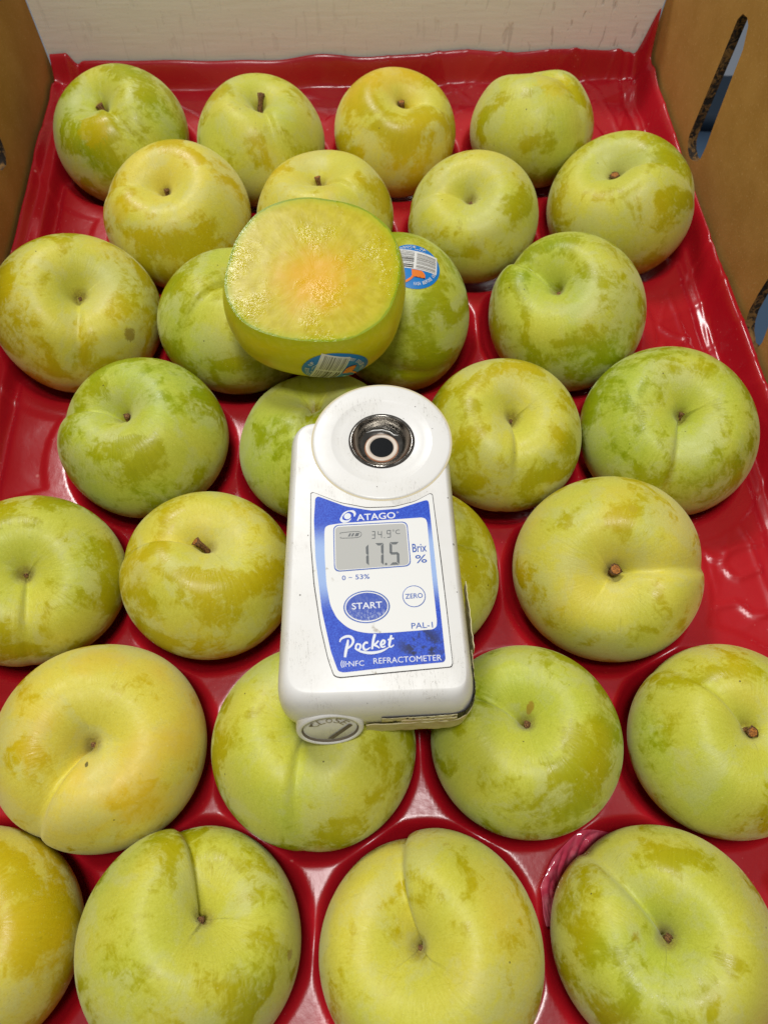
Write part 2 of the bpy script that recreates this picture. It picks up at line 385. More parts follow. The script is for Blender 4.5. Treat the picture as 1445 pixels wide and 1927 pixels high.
def ribbon(strokes, name, z, mat, parent, h=0.00004):
    """Flat pen strokes: each stroke is (points, widths); one mesh."""
    v, f = [], []
    for si, (pts, w) in enumerate(strokes):
        q = smooth_open(pts, 6); n = len(q); ws = np.interp(np.linspace(0, 1, n), np.linspace(0, 1, len(w)), w)
        b0 = len(v)
        for i in range(n):
            t = q[min(i+1, n-1)]-q[max(i-1, 0)]; t = t/(np.linalg.norm(t)+1e-12); nn = np.array([-t[1], t[0]])
            for s in (1, -1):
                e = q[i]+nn*s*ws[i]/2; v.append((e[0], e[1], z+h+si*7e-6+i*2e-7))
        for i in range(n-1): f.append((b0+2*i+1, b0+2*i+3, b0+2*i+2, b0+2*i))
    return mesh(name, v, f, mat, parent, False)

_TXT = {}
def text_mesh(s, bold=0.0):
    c = bpy.data.curves.new('lettering', 'FONT'); c.body = s; c.offset = bold; c.resolution_u = 3; c.fill_mode = 'FRONT'
    o = bpy.data.objects.new('lettering', c); COL.objects.link(o)
    dg = bpy.context.evaluated_depsgraph_get(); dg.update()
    me = bpy.data.meshes.new_from_object(o.evaluated_get(dg))
    bpy.data.objects.remove(o); bpy.data.curves.remove(c)
    v = np.array([q.co[:] for q in me.vertices]); f = [tuple(p.vertices) for p in me.polygons]
    bpy.data.meshes.remove(me)
    v = v[:, :2]-v[:, :2].min(0); return v/np.maximum(v.max(0), 1e-9), f

def text(s, x, y, w, h, z, mat, parent, bold=0.0, rot=0.0, shear=0.0, name='lettering'):
    v, f = text_mesh(s, bold)
    px = v[:, 0]*w + v[:, 1]*h*shear; py = v[:, 1]*h
    c, sn = math.cos(rot), math.sin(rot)
    return mesh(name, np.c_[x+px*c-py*sn, y+px*sn+py*c, np.full(len(v), z)], f, mat, parent, False)

def lathe(name, prof, n, mat, parent, cx=0, cy=0, sy=1.0):
    v = []; k = len(prof)
    for i in range(n):
        a = 2*math.pi*i/n
        for r, z in prof: v.append((cx+r*math.cos(a), cy+r*sy*math.sin(a), z))
    return mesh(name, v, [tuple(reversed(q)) for q in grid_faces(n, k, True)], mat, parent)

def tube(path, radii, sides=10):
    v, f = [], []; path = [Vector(p) for p in path]; n = len(path)
    ref = Vector((0.31, 0.77, 0.55))
    for i, p in enumerate(path):
        t = (path[min(i+1, n-1)]-path[max(i-1, 0)]).normalized(); a = t.cross(ref).normalized(); b = t.cross(a)
        for j in range(sides):
            th = 2*math.pi*j/sides; w = 1+0.14*math.sin(3*th+i)+0.09*math.cos(5*th+2*i)
            v.append(p+(a*math.cos(th)+b*math.sin(th))*radii[i]*w)
    for i in range(n-1):
        for j in range(sides):
            k = (j+1) % sides; f.append((i*sides+j, i*sides+k, (i+1)*sides+k, (i+1)*sides+j))
    f.append(tuple(reversed(range(sides)))); f.append(tuple(range((n-1)*sides, n*sides)))
    return v, f

# ------------------------------------------------------------------ surroundings
fl = mesh('floor', [(-6, -6, -0.32), (6, -6, -0.32), (6, 6, -0.32), (-6, 6, -0.32)], [(0, 1, 2, 3)], M['floor'], None, False); fl['kind'] = 'structure'

# ------------------------------------------------------------------ cardboard box
WALL_TOP, WALL_LOW, TH = 0.105, -0.050, 0.0046
BL, BR = Vector((-0.1925, 0.4010)), Vector((0.1412, 0.4272))
LDIR = (Vector((-0.1855, 0.2535))-Vector((-0.1925, 0.4010))).normalized()
RDIR = (Vector((0.1700, 0.1850))-Vector((0.1412, 0.4272))).normalized()
FRONT = 0.60
box = empty('cardboard_box', (-0.02, 0.15, WALL_LOW-0.004))
tag(box, 'open corrugated cardboard fruit box, kraft brown sides and a white rear wall', 'cardboard box')
def wall_panel(name, origin, d, length, outward, holes, mat, z1=WALL_TOP, z0=WALL_LOW):
    """Upright board: u runs along d from origin, w is world height; the inner face lies on the line, the board grows outward."""
    cu = bpy.data.curves.new(name, 'CURVE'); cu.dimensions = '2D'; cu.fill_mode = 'BOTH'; cu.extrude = TH/2
    for poly in [[(0, z0), (length, z0), (length, z1), (0, z1)]]+holes:
        sp = cu.splines.new('POLY'); sp.points.add(len(poly)-1); sp.use_cyclic_u = True
        for q, (a, b) in zip(sp.points, poly): q.co = (a, b, 0, 1)
    o = bpy.data.objects.new(name, cu); COL.objects.link(o)
    dg = bpy.context.evaluated_depsgraph_get(); dg.update()
    me = bpy.data.meshes.new_from_object(o.evaluated_get(dg)); bpy.data.objects.remove(o); bpy.data.curves.remove(cu)
    for vt in me.vertices:
        u, w, t = vt.co
        p = origin + d*u + outward*(TH/2+t); vt.co = (p.x, p.y, w)
    me.update(); me.materials.clear()
    me.materials.append(mat); me.materials.append(M['flute'])
    for p in me.polygons:
        nn = Vector((p.normal.x, p.normal.y))
        p.material_index = 0 if abs(nn.dot(outward)) > 0.6 else 1
    ob = link(name, me, None, box, False); ob.matrix_parent_inverse = Matrix.Translation(-box.location)
    return ob
slot_a = [(.0772, .0652), (.0776, .052), (.0779, .038), (.0781, .022), (.0783, .0069), (.0795, .0035), (.0821, .0015), (.087, .0005), (.0916, .002), (.0955, .005), (.0974, .0085), (.0976, .0147), (.0954, .0293), (.0935, .0457), (.0918, .061), (.0877, .069), (.0842, .0703), (.0795, .0690)]
slot_b = [(.1884, .0237), (.1886, .0133), (.1898, .0029), (.192, -.002), (.195, -.0049), (.2005, -.0068), (.2055, -.004), (.2083, .0006), (.2084, .0043), (.2052, .0131), (.2020, .0308), (.1995, .0517), (.197, .064), (.193, .068), (.189, .064), (.1884, .050)]
slot_l = [(.0883, .0243), (.0905, .0152), (.0955, .0120), (.1015, .0140), (.1062, .019), (.1068, .028), (.105, .045), (.103, .068), (.098, .076), (.092, .075), (.089, .066), (.0885, .045)]
wall_panel('side_panel', BR, RDIR, FRONT, Vector((-RDIR.y, RDIR.x)) if -RDIR.y > 0 else Vector((RDIR.y, -RDIR.x)), [slot_a, slot_b], M['kraft'])
wall_panel('side_panel', BL, LDIR, FRONT, Vector((LDIR.y, -LDIR.x)), [slot_l], M['kraft'])
BD = (BR-BL); BLEN = BD.length; BD.normalize()
wall_panel('rear_panel', BL+BD*0.0006, BD, BLEN-0.0012, Vector((-BD.y, BD.x)), [], M['white'], 0.050)
bt = mesh('bottom_panel', [(-.170, -.16, -.052), (.200, -.16, -.052), (.141, .425, -.052), (-.193, .400, -.052), (-.170, -.16, -.0485), (.200, -.16, -.0485), (.141, .425, -.0485), (-.193, .400, -.0485)],
          [(4, 5, 6, 7), (3, 2, 1, 0), (0, 1, 5, 4), (1, 2, 6, 5), (2, 3, 7, 6), (3, 0, 4, 7)], M['kraft'], box, False)
bt.matrix_parent_inverse = Matrix.Translation(-box.location)

# things glimpsed through the slots, standing on the floor outside the box
def crate_beyond():
    c = empty('folded_tarpaulin', (0.60, 0.40, -0.32))
    tag(c, 'slate blue sheet with a navy edge glimpsed through the slots in the right wall', 'sheet')
    for nm, y0, y1, z1, mt in (('sheet', -0.70, 0.372, 0.010, M['bluecloth']), ('edge_band', 0.372, 0.452, 0.016, M['navy'])):
        nx, ny = 24, 20; v = []
        for i in range(nx):
            for j in range(ny):
                x = -0.36+0.8*i/(nx-1); y = y0+(y1-y0)*j/(ny-1)
                e = min(1.0, min(j, ny-1-j)/1.0)
                v.append((x, y, 0.001+z1*e + 0.003*e*mnoise.noise(Vector((x*20, y*20, 1)))))
        o = mesh(nm, v, [tuple(q) for q in grid_faces(nx, ny)], mt, c)
        o.modifiers.new('thickness', 'SOLIDIFY').thickness = 0.001
crate_beyond()

# ------------------------------------------------------------------ plums: data
# x, y, radius (m), stem axis, suture direction, tone (0 green, 1 yellow), wax, stem (length mm, lean, lean) or None, label
PLUMS = [
 (-0.1422, 0.3434, 0.0345, (-0.294, -0.099, 0.951), (0.608, -0.787, 0.107), 0.30, 0.50, (5, -0.6, 0.3), 'green plum in the rear left corner with a stubby grey brown stem'),
 (-0.0697, 0.3409, 0.0326, (0.090, 0.078, 0.993), (0.413, -0.910, 0.034), 0.40, 0.60, (9, 0.1, 0.6), 'plum with a long upright brown stem, second from left in the rear row'),
 (-0.0003, 0.3514, 0.0319, (0.168, -0.086, 0.982), (0.946, -0.266, -0.185), 0.92, 0.40, (5, 0, 0.1), 'golden yellow plum in the rear row, right of the long stemmed plum'),
 (0.0699, 0.3575, 0.0321, (-0.065, 0.588, 0.806), (0.709, -0.542, 0.452), 0.42, 0.55, None, 'stemless plum in the rear right with a puckered scar and yellow cap on top'),
 (-0.1054, 0.2873, 0.0346, (-0.041, -0.158, 0.987), (-0.999, 0.040, -0.035), 0.78, 0.50, (3, 0, 0.2), "yellow plum behind the cut plum's left side with a deep off centre hollow"),
 (-0.0334, 0.2895, 0.0326, (-0.107, 0.197, 0.975), (0.792, -0.576, 0.203), 0.70, 0.65, (6, -0.2, 0.3), 'yellow plum half hidden behind the cut plum, its brown stem standing up'),
 (0.0386, 0.2927, 0.0319, (-0.163, -0.263, 0.951), (-0.986, 0.064, -0.151), 0.50, 0.60, None, 'pale plum with a smooth empty stem hollow, second row, right of the cut plum'),
 (0.1116, 0.3042, 0.0353, (-0.393, -0.021, 0.919), (0.894, -0.241, 0.377), 0.42, 0.55, (4, -0.3, 0.1), 'large plum beside the right wall with a cut stub stem and a curved cleft'),
 (-0.1409, 0.2255, 0.0356, (0.377, -0.215, 0.901), (0.134, -0.950, -0.282), 0.62, 0.45, None, 'yellow green plum at the left picture edge with an open orange stem scar'),
 (-0.0691, 0.2264, 0.0345, (0.128, 0.219, 0.967), (-0.631, -0.734, 0.249), 0.22, 0.40, None, 'smooth green plum tucked under the left side of the cut plum'),
 (0.0044, 0.2331, 0.0347, (-0.898, -0.383, 0.215), (0.388, -0.921, -0.021), 0.15, 0.45, None, 'whole green plum wearing a blue and white sticker, right of the cut plum'),
 (0.0801, 0.2372, 0.0364, (-0.378, -0.170, 0.910), (-0.658, 0.741, -0.135), 0.20, 0.50, None, 'big green plum with a narrow pinched hollow, just right of the stickered whole plum'),
 (-0.1010, 0.1628, 0.0338, (-0.117, -0.104, 0.988), (-0.992, -0.036, -0.122), 0.10, 0.50, (3, 0, 0.1), 'bright green plum with a wide hollow beside the bare left tray margin'),
 (-0.0280, 0.1604, 0.0333, (-0.104, 0.501, 0.859), (-0.151, -0.862, 0.484), 0.12, 0.60, None, 'green plum mostly covered by the upper left corner of the refractometer'),
 (0.0489, 0.1698, 0.0332, (0.067, -0.118, 0.991), (0.017, -0.993, -0.119), 0.48, 0.55, None, 'yellow green plum with a vertical crease, right of the round eyepiece of the refractometer'),
 (0.1191, 0.1744, 0.0353, (-0.085, -0.214, 0.973), (-0.145, -0.964, -0.224), 0.12, 0.55, (2, 0.1, 0.3), 'wide green plum with a vertical cleft and tiny stem, touching the right tray rim'),
 (-0.1330, 0.0990, 0.0331, (0.237, -0.245, 0.940), (0.034, -0.965, -0.260), 0.35, 0.55, None, 'plum with a dark pitted hollow, cut off by the left picture edge mid height'),
 (-0.0669, 0.1035, 0.0333, (0.163, 0.180, 0.970), (-0.984, -0.041, 0.173), 0.66, 0.45, (7, -0.5, 0.25), 'yellow plum with an orange tipped leaning stem, left of the refractometer'),
 (0.0106, 0.1073, 0.0350, (-0.151, 0.017, 0.988), (0.988, -0.014, 0.151), 0.45, 0.40, None, 'plum peeking out from under the right side of the refractometer'),
 (0.0868, 0.1107, 0.0358, (-0.158, -0.417, 0.895), (0.986, -0.011, 0.169), 0.66, 0.75, (5, 0, -0.2), 'pale yellow plum with a straight sideways cleft and thick stem, right of the refractometer'),
 (-0.0952, 0.0377, 0.0356, (0.137, -0.076, 0.988), (-0.404, -0.915, -0.014), 0.92, 0.75, None, 'cream yellow heart shaped plum with a diagonal crease, lower left'),
 (-0.0224, 0.0410, 0.0354, (-0.066, 0.148, 0.987), (-0.017, -0.989, 0.147), 0.30, 0.55, None, 'green plum beneath the battery cap end of the refractometer'),
 (0.0522, 0.0457, 0.0330, (-0.127, 0.134, 0.983), (-0.913, 0.371, -0.169), 0.22, 0.60, (2, 0, 0.1), 'green plum right below the taped corner of the refractometer, with a dark stem pit'),
 (0.1229, 0.0482, 0.0335, (0.043, -0.037, 0.998), (-0.689, 0.723, 0.056), 0.50, 0.55, (3.6, 0.1, -0.2), 'plum with an orange brown stem cut off by the right picture edge'),
 (-0.1267, -0.0230, 0.0352, (0.153, 0.185, 0.971), (0.633, -0.773, 0.047), 0.70, 0.40, None, 'mottled yellow plum sliced off by the bottom left corner of the picture'),
 (-0.0562, -0.0202, 0.0350, (0.323, 0.392, 0.861), (-0.362, 0.892, -0.271), 0.30, 0.55, (2, 0, 0.1), 'green front row plum with a long thin split running up from its stem'),
 (0.0200, -0.0202, 0.0359, (-0.313, 0.061, 0.948), (-0.215, 0.968, -0.134), 0.62, 0.70, None, 'pale yellow plum in the front row split by a deep curved crease'),
 (0.0930, -0.0151, 0.0344, (-0.218, 0.040, 0.975), (-0.656, 0.734, -0.177), 0.36, 0.60, (2, 0, 0.1), 'plum in the front right beside the crinkled pink film'),
]

# single bruises and sun patches: direction from the plum's centre, size (radii), colour
SPOTS = {
    8: ((0.814, -0.496, 0.303), 0.088, srgb(146, 120, 14)), 25: ((0.950, -0.070, 0.305), 0.055, srgb(158, 136, 30)),
    20: ((0.135, -0.345, 0.929), 0.030, srgb(50, 42, 24)), 0: ((-0.110, -0.717, 0.688), 0.260, srgb(204, 176, 10)),
    3: ((0.202, -0.052, 0.978), 0.340, srgb(212, 192, 34)), 19: ((0.057, 0.317, 0.947), 0.050, srgb(186, 168, 40)),
    22: ((-0.052, 0.370, 0.928), 0.065, srgb(166, 130, 22)), 4: ((-0.559, -0.534, 0.634), 0.200, srgb(206, 180, 20))}
RAISED = {26: -1, 27: 1, 20: 1, 19: -1, 11: 1, 7: -1, 12: 1, 17: 1, 25: 1, 22: 1, 2: -1, 4: 1, 0: -1}   # which lobe stands proud of the seam
SHALLOW = {3: 0.35, 9: 0.6, 26: 1.15}
CLEFT = {0: 0.16, 5: 0.08, 7: 0.20, 11: 0.22, 12: 0.20, 15: 0.15, 17: 0.22, 19: 0.20, 20: 0.28, 22: 0.22, 25: 0.26, 26: 0.33, 27: 0.30, 3: 0.10}   # how deep the seam is on the strongly creased ones
class PlumShape:
    """Star shaped plum: local z is the stem axis, local x the side of the suture."""
    def __init__(s, R, seed, b=0.89):
        s.R, s.b = R, b; r = np.random.RandomState(seed)
        s.k = r.normal(size=(7, 3))*np.array([1.3]*3); s.p = r.uniform(0, 6.28, 7); s.a = r.uniform(0.3, 1.0, 7)
        s.cw = r.uniform(0.36, 0.47); s.cd = r.uniform(0.28, 0.36); s.nd = r.uniform(0.08, 0.12); s.rim = r.uniform(0.02, 0.045)
        ix = (seed-11)//7; s.sd = CLEFT.get(ix, r.uniform(0.10, 0.15)); sg = r.choice([-1, 1]); s.lob = RAISED.get(ix, sg)*(r.uniform(0.35, 0.65) if ix not in RAISED else 0.50)*s.sd; s.cd *= SHALLOW.get(ix, 1.0); s.nd *= SHALLOW.get(ix, 1.0); s.curve = r.uniform(-0.35, 0.35)
    def r(s, d):
        x, y, z = d[..., 0], d[..., 1], d[..., 2]
        th = np.arccos(np.clip(z, -1, 1)); ph = np.arctan2(y, x)
        st = np.sin(th)
        r0 = 1/np.sqrt(st**2+(z/s.b)**2)
        r0 = r0 - s.cd*np.exp(-(th/s.cw)**2) - s.nd*np.exp(-(th/0.15)**2) - 0.03*np.exp(-((math.pi-th)/0.35)**2) + s.rim*np.exp(-((th-0.66)/0.30)**2)
        ph = ph - s.curve*np.exp(-th/0.6)*np.minimum(th/0.25, 1)
        ph = (ph+math.pi) % (2*math.pi)-math.pi
        de = st*ph + np.where(np.abs(ph) > 2.2, 9, 0)
        g = s.sd*np.clip((th-0.02)/0.12, 0, 1)*np.exp(-(th/1.05)**2) + 0.014*np.exp(-((th-1.5)/0.8)**2)
        r0 = r0 - g*(0.50*np.exp(-np.abs(de)/0.045)+0.50*np.exp(-(de/0.24)**2))
        r0 = r0 + s.lob*np.exp(-(th/1.0)**2)*np.tanh(de/0.035)*np.exp(-(np.abs(de)/0.45)**1.6)*np.clip(th/0.2, 0, 1)
        n = sum(a*np.sin(d@k+p) for a, k, p in zip(s.a, s.k, s.p))
        return s.R*(r0+0.013*n)
    def pos(s, d):
        d = np.asarray(d, float); d = d/np.linalg.norm(d, axis=-1, keepdims=True)
        return d*s.r(d)[..., None]

NT_, NP_ = 84, 120
_u = np.linspace(0, 1, NT_); _th = 0.006+(math.pi-0.012)*(0.32*_u**2.2+0.68*_u)
_ph = np.linspace(0, 2*math.pi, NP_, endpoint=False)
_DIR = np.stack([np.sin(_th)[None]*np.cos(_ph)[:, None], np.sin(_th)[None]*np.sin(_ph)[:, None], np.repeat(np.cos(_th)[None], NP_, 0)], -1)
_FACES = [tuple(reversed(q)) for q in grid_faces(NP_, NT_, True)] + [tuple(i*NT_ for i in range(NP_)), tuple(reversed([i*NT_+NT_-1 for i in range(NP_)]))]

SEAT = {}
def make_plum(i, row):
    x, y, R, ax, su, tone, wax, stem, label = row
    a = Vector(ax).normalized(); s = Vector(su); s = (s-a*s.dot(a)).normalized(); t = a.cross(s)
    rot = Matrix(((s.x, t.x, a.x), (s.y, t.y, a.y), (s.z, t.z, a.z))).to_4x4()
    sh = PlumShape(R, 11+i*7)
    v = sh.pos(_DIR).reshape(-1, 3)
    root = empty('plum', (x, y, 0)); root.matrix_world = Matrix.Translation((x, y, 0)) @ rot
    tag(root, label, 'plum', 'plums seated in the red tray')
    o = mesh('fruit_skin', v, _FACES, M['skin'], root)
    rng = random.Random(100+i)
    o['tone'] = float(tone); o['bloom'] = float(wax); o['seed'] = [rng.uniform(0, 60), rng.uniform(0, 60), rng.uniform(0, 60)]
    if i in SPOTS:
        sd, sr, sc = SPOTS[i]; ld = rot.inverted().to_3x3() @ Vector(sd).normalized()
        o['spot'] = list(ld); o['spot_size'] = float(sr); o['spot_colour'] = list(sc)
    if stem:
        L, lx, ly = stem; L *= 0.001; fat = {0: 1.5, 7: 1.6, 17: 1.05, 19: 1.5, 23: 1.4, 1: 1.1, 2: 1.2}.get(i, 1.0)
        base = sh.pos(np.array([0.0, 0.0, 1.0])); 
        up_w = rot.inverted().to_3x3() @ Vector((lx, ly, 1.0)); up_w.normalize()
        p0 = Vector(base)-Vector((0, 0, 0.0012)); path, rad = [], []
        for q in np.linspace(0, 1, 6):
            d = Vector((0, 0, 1)).lerp(up_w, min(1, q*1.1)); path.append(p0+d*(L+0.0012)*q); rad.append((1.25-0.35*math.sin(q*3.1)+0.30*q**4)*0.001*fat*(0.80+0.035*L*1000))
        vv, ff = tube(path, rad, 10)
        st = mesh('stem', vv, ff, M['stem'], root)
        if L > 0.0035:
            tip = path[-1]; dirn = (path[-1]-path[-2]).normalized(); q = dirn.to_track_quat('Z', 'Y').to_matrix()
            ring = [tip+dirn*0.0001+q@Vector((math.cos(k)*rad[-1]*0.75, math.sin(k)*rad[-1]*0.75, 0)) for k in np.linspace(0, 6.28, 9)[:-1]]
            mesh('cut_end', ring+[tip+dirn*0.0004], [(k, (k+1) % 8, 8) for k in range(8)], M['cutend'], st)
    else:
        p0 = Vector(sh.pos(np.array([0.0, 0.0, 1.0])))
        ring = [(0, 0, p0.z+0.0009)]+[(math.cos(k)*0.0011, math.sin(k)*0.0009, p0.z+0.0002+0.0003*math.sin(3*k)) for k in np.linspace(0, 6.28, 9)[:-1]]
        mesh('stem_scar', ring, [(0, 1+k, 1+(k+1) % 8) for k in range(8)], M['stem'], root)
    return root, sh, rot
plums = [make_plum(i, r) for i, r in enumerate(PLUMS)]

# ------------------------------------------------------------------ fruit sticker (a part of the plum it is glued to)
def fruit_sticker(put, root, rad, spin):
    """put(a, b, lift) maps flat sticker coordinates in metres to a point of the fruit's surface."""
    cs, sn = math.cos(spin), math.sin(spin)
    def P(x, y, l): return put((x*cs-y*sn), (x*sn+y*cs), l)
    def sheet(name, outline, l, mat, parent, div=1):
        bm = bmesh.new(); vs = [bm.verts.new((x, y, 0)) for x, y in outline]; bm.faces.new(vs)
        bmesh.ops.triangulate(bm, faces=bm.faces[:])
        for _ in range(div): bmesh.ops.subdivide_edges(bm, edges=bm.edges[:], cuts=1, use_grid_fill=True)
        bmesh.ops.triangulate(bm, faces=bm.faces[:])
        for v in bm.verts: v.co = P(v.co.x, v.co.y, l)
        me = bpy.data.meshes.new(name); bm.to_mesh(me); bm.free()
        return link(name, me, mat, parent)
    def disc(name, r, l, mat, parent):
        v, f = [P(0, 0, l)], []
        for j in range(1, 9):
            for i in range(40): v.append(P(r*j/8*math.cos(i*math.pi/20), r*j/8*math.sin(i*math.pi/20), l))
        for i in range(40): f.append((0, 1+i, 1+(i+1) % 40))
        for j in range(7):
            for i in range(40):
                a, b = 1+j*40+i, 1+j*40+(i+1) % 40; f.append((a, a+40, b+40, b))
        return mesh(name, v, f, mat, parent)
    base = disc('sticker', rad, 0.00018, M['sblue'], root)
    def rect(x0, x1, y0, y1, l, mat, nm, par, nx=6, ny=2):
        v = [P(x0+(x1-x0)*i/nx, y0+(y1-y0)*j/ny, l) for i in range(nx+1) for j in range(ny+1)]
        return v, [tuple(q) for q in grid_faces(nx+1, ny+1)]
    q = rad
    v, f = rect(-0.86*q, 0.86*q, -0.22*q, 0.62*q, 0.00026, None, '', None, 14, 10)
    bc = mesh('barcode_panel', v, f, M['swhite'], base)
    rng = random.Random(8)
    for half, mt in ((0, 'sgrey'), (1, 'sblack')):
        V, Fc = [], []
        x0, x1 = (-0.78*q, -0.03*q) if half else (0.06*q, 0.80*q)
        y = -0.18*q
        while y < 0.55*q:
            w = rng.choice([0.015, 0.02, 0.03, 0.05])*q
            vv, ff = rect(x0, x1, y, y+w, 0.00034, None, '', None, 8, 1); b0 = len(V); V += vv; Fc += [tuple(b0+k for k in t) for t in ff]
            y += w+rng.choice([0.02, 0.03, 0.05])*q
        o = mesh('barcode', V, Fc, M[mt], base); o['kind'] = 'stuff'
    # long necked running bird printed upside down below the bars
    bird = [(0.00, -0.26), (0.05, -0.42), (0.03, -0.52), (-0.02, -0.60), (-0.09, -0.68), (-0.18, -0.76), (-0.29, -0.83), (-0.27, -0.73), (-0.18, -0.65), (-0.09, -0.57), (-0.04, -0.46), (-0.07, -0.34)]
    body = [(-0.09, -0.25), (-0.05, -0.48), (0.05, -0.53), (0.22, -0.46), (0.33, -0.38), (0.43, -0.53), (0.42, -0.40), (0.36, -0.31), (0.27, -0.25)]
    em = sheet('bird_emblem', [(a*q, b*q) for a, b in bird], 0.00040, M['sorange'], base)
    sheet('bird_emblem', [(a*q, b*q) for a, b in body], 0.00043, M['sorange'], base)
    sheet('pale_swoosh', [(a*q, b*q) for a, b in ((-0.55, -0.45), (-0.36, -0.38), (-0.30, -0.42), (-0.42, -0.52), (-0.34, -0.78), (-0.46, -0.74))], 0.00036, M['spale'], base)
    def arc_text(s, a0, a1, r, hgt, inward=False):
        V, Fc = [], []
        for i, ch in enumerate(s):
            if ch == ' ': continue
            lv, lf = text_mesh(ch, 0.02); ang = a0+(a1-a0)*(i+0.5)/len(s); w = abs(a1-a0)*r/len(s)*0.72
            if ch == 'I': w *= 0.35
            b0 = len(V)
            for gx, gy in lv:
                lx = (gx-0.5)*w; ly = (gy-0.5)*hgt
                # baseline towards the centre when the arc is read from outside
                rr = r+(ly if not inward else -ly); an = ang+((-lx if not inward else lx)/r)
                V.append(P(rr*math.cos(an), rr*math.sin(an), 0.00040))
            Fc += [tuple(b0+k for k in t) for t in lf]
        return mesh('lettering', V, Fc, M['swhite'], base, False)
    arc_text('WASH BEFORE USE', math.radians(-88), math.radians(-14), 0.80*q, 0.13*q, True)
    arc_text('PRODUCE OF', math.radians(150), math.radians(62), 0.84*q, 0.12*q)
    arc_text('SOUTH AFRICA', math.radians(138), math.radians(50), 0.70*q, 0.05*q)
    return base

def put_on_plum(sh, rot, world_dir, up_hint):
    inv = rot.inverted().to_3x3()
    c = np.array(inv @ Vector(world_dir).normalized()); u = np.array(inv @ Vector(up_hint)); u = u-c*(c@u); u /= np.linalg.norm(u)
    e = np.cross(u, c)
    def put(a, b, l):
        d = c+e*a/sh.R+u*b/sh.R; d = d/np.linalg.norm(d); return d*(sh.r(d)+l)
    return put
_i = 10
fruit_sticker(put_on_plum(plums[_i][1], plums[_i][2], (0.14, -0.06, 0.985), (0, 1, 0.15)), plums[_i][0], 0.0120, math.radians(-4))

# ------------------------------------------------------------------ halved plum on top of the others
def halved_plum():
    root = empty('halved_plum', (-0.029, 0.2025, 0.0605)); root.rotation_euler = (math.radians(6.5), math.radians(0.5), math.radians(-4))
    tag(root, 'plum cut in half, wet orange yellow flesh facing up, resting on three whole plums', 'cut plum')
    rng = np.random.RandomState(3)
    n = 132
    def rim(ph):
        q = ph+0.06; return (abs(math.cos(q))**2.4+abs(math.sin(q))**2.4)**(-1/2.4)*0.98+0.010*np.cos(2*ph-0.5)+0.014*np.cos(3*ph+1.2)+0.003*np.sin(11*ph+1)
    def surf(ph, d):
        """ph azimuth, d depth below the cut (m)."""
        r = 0.0345*math.sqrt(max(0.0, 1-((d-0.0125)/0.0345)**2))
        return Vector((r*rim(ph)*math.cos(ph), r*rim(ph)*math.sin(ph), -d))
    ds = [0.0, 0.0006]+list(0.047*np.sin(np.linspace(0.05, 1, 44)*math.pi/2))
    ds[-1] = 0.04699
    v = [surf(2*math.pi*i/n, d) for i in range(n) for d in ds]
    o = mesh('fruit_skin', v, [tuple(reversed(q)) for q in grid_faces(n, len(ds), True)], M['cutskin'], root)
    rings = 46; v = [(0, 0, 0.0004)]; f = []
    for j in range(1, rings+1):
        q = j/rings
        for i in range(n):
            ph = 2*math.pi*i/n; e = surf(ph, 0.0)
            z = 0.00045*(1-q**8)+0.00010*mnoise.noise(Vector((e.x*q*260, e.y*q*260, 2.0)))*(1-q**6)+0.0004*mnoise.noise(Vector((e.x*q*60, e.y*q*60, 5.0)))*(1-q**6)
            v.append((e.x*q, e.y*q, z*(1-q**12)))
    for i in range(n): f.append((0, 1+i, 1+(i+1) % n))
    for j in range(rings-1):
        for i in range(n):
            a, b = 1+j*n+i, 1+j*n+(i+1) % n; f.append((a, a+n, b+n, b))
    fo = mesh('cut_flesh', v, f, M['flesh'], root)
    at = fo.data.attributes.new('rim_fraction', 'FLOAT', 'POINT')
    at.data.foreach_set('value', [0.0]+[j/rings for j in range(1, rings+1) for i in range(n)])
    def put(a, b, l):
        ph = math.radians(-71)+a/0.0345; d = 0.0180-b*0.98
        p = surf(ph, d); e = 1e-4
        t1 = surf(ph+e, d)-p; t2 = surf(ph, d+e)-p; nn = t2.cross(t1).normalized()
        if nn.dot(p) < 0: nn = -nn
        return p+nn*l
    fruit_sticker(put, root, 0.0130, math.radians(72))
halved_plum()

# ------------------------------------------------------------------ red moulded tray
PC = np.array([(r[0], r[1], r[2]) for r in PLUMS])
def xl(y): return -0.1902+(0.401-y)*0.046
def xr(y): return 0.1392+(0.4265-y)*0.119
def yb(x): return 0.3992+(x+0.1925)*0.0786
EMBOSS = [
 [(.1293, .1249), (.1330, .1251), (.136, .1222), (.1405, .1222), (.1420, .125), (.1462, .1275), (.1578, .1307)],
 [(.1405, .1183), (.1425, .1155), (.1455, .1145), (.1545, .1185)],
 [(.1308, .1107), (.1345, .1128), (.1348, .118)],
 [(.1326, .1012), (.142, .1035)], [(.144, .103), (.148, .099), (.153, .099)],
 [(.1180, .2405), (.1205, .2428), (.1262, .2432), (.1335, .2375), (.141, .2355)], [(.1180, .237), (.1180, .2258), (.1232, .2282), (.1308, .2262), (.14, .234)],
 [(.118, .2195), (.1195, .2145), (.1265, .221), (.131, .2255)], [(.121, .2275), (.130, .231)]]
def seg_dist(X, Y, pl):
    d = np.full(X.shape, 9.0)
    for (ax, ay), (bx, by) in zip(pl[:-1], pl[1:]):
        vx, vy = bx-ax, by-ay; t = np.clip(((X-ax)*vx+(Y-ay)*vy)/(vx*vx+vy*vy), 0, 1)
        d = np.minimum(d, np.hypot(X-ax-t*vx, Y-ay-t*vy))
    return d
def sstep(x, a, b):
    t = np.clip((x-a)/(b-a), 0, 1); return t*t*(3-2*t)
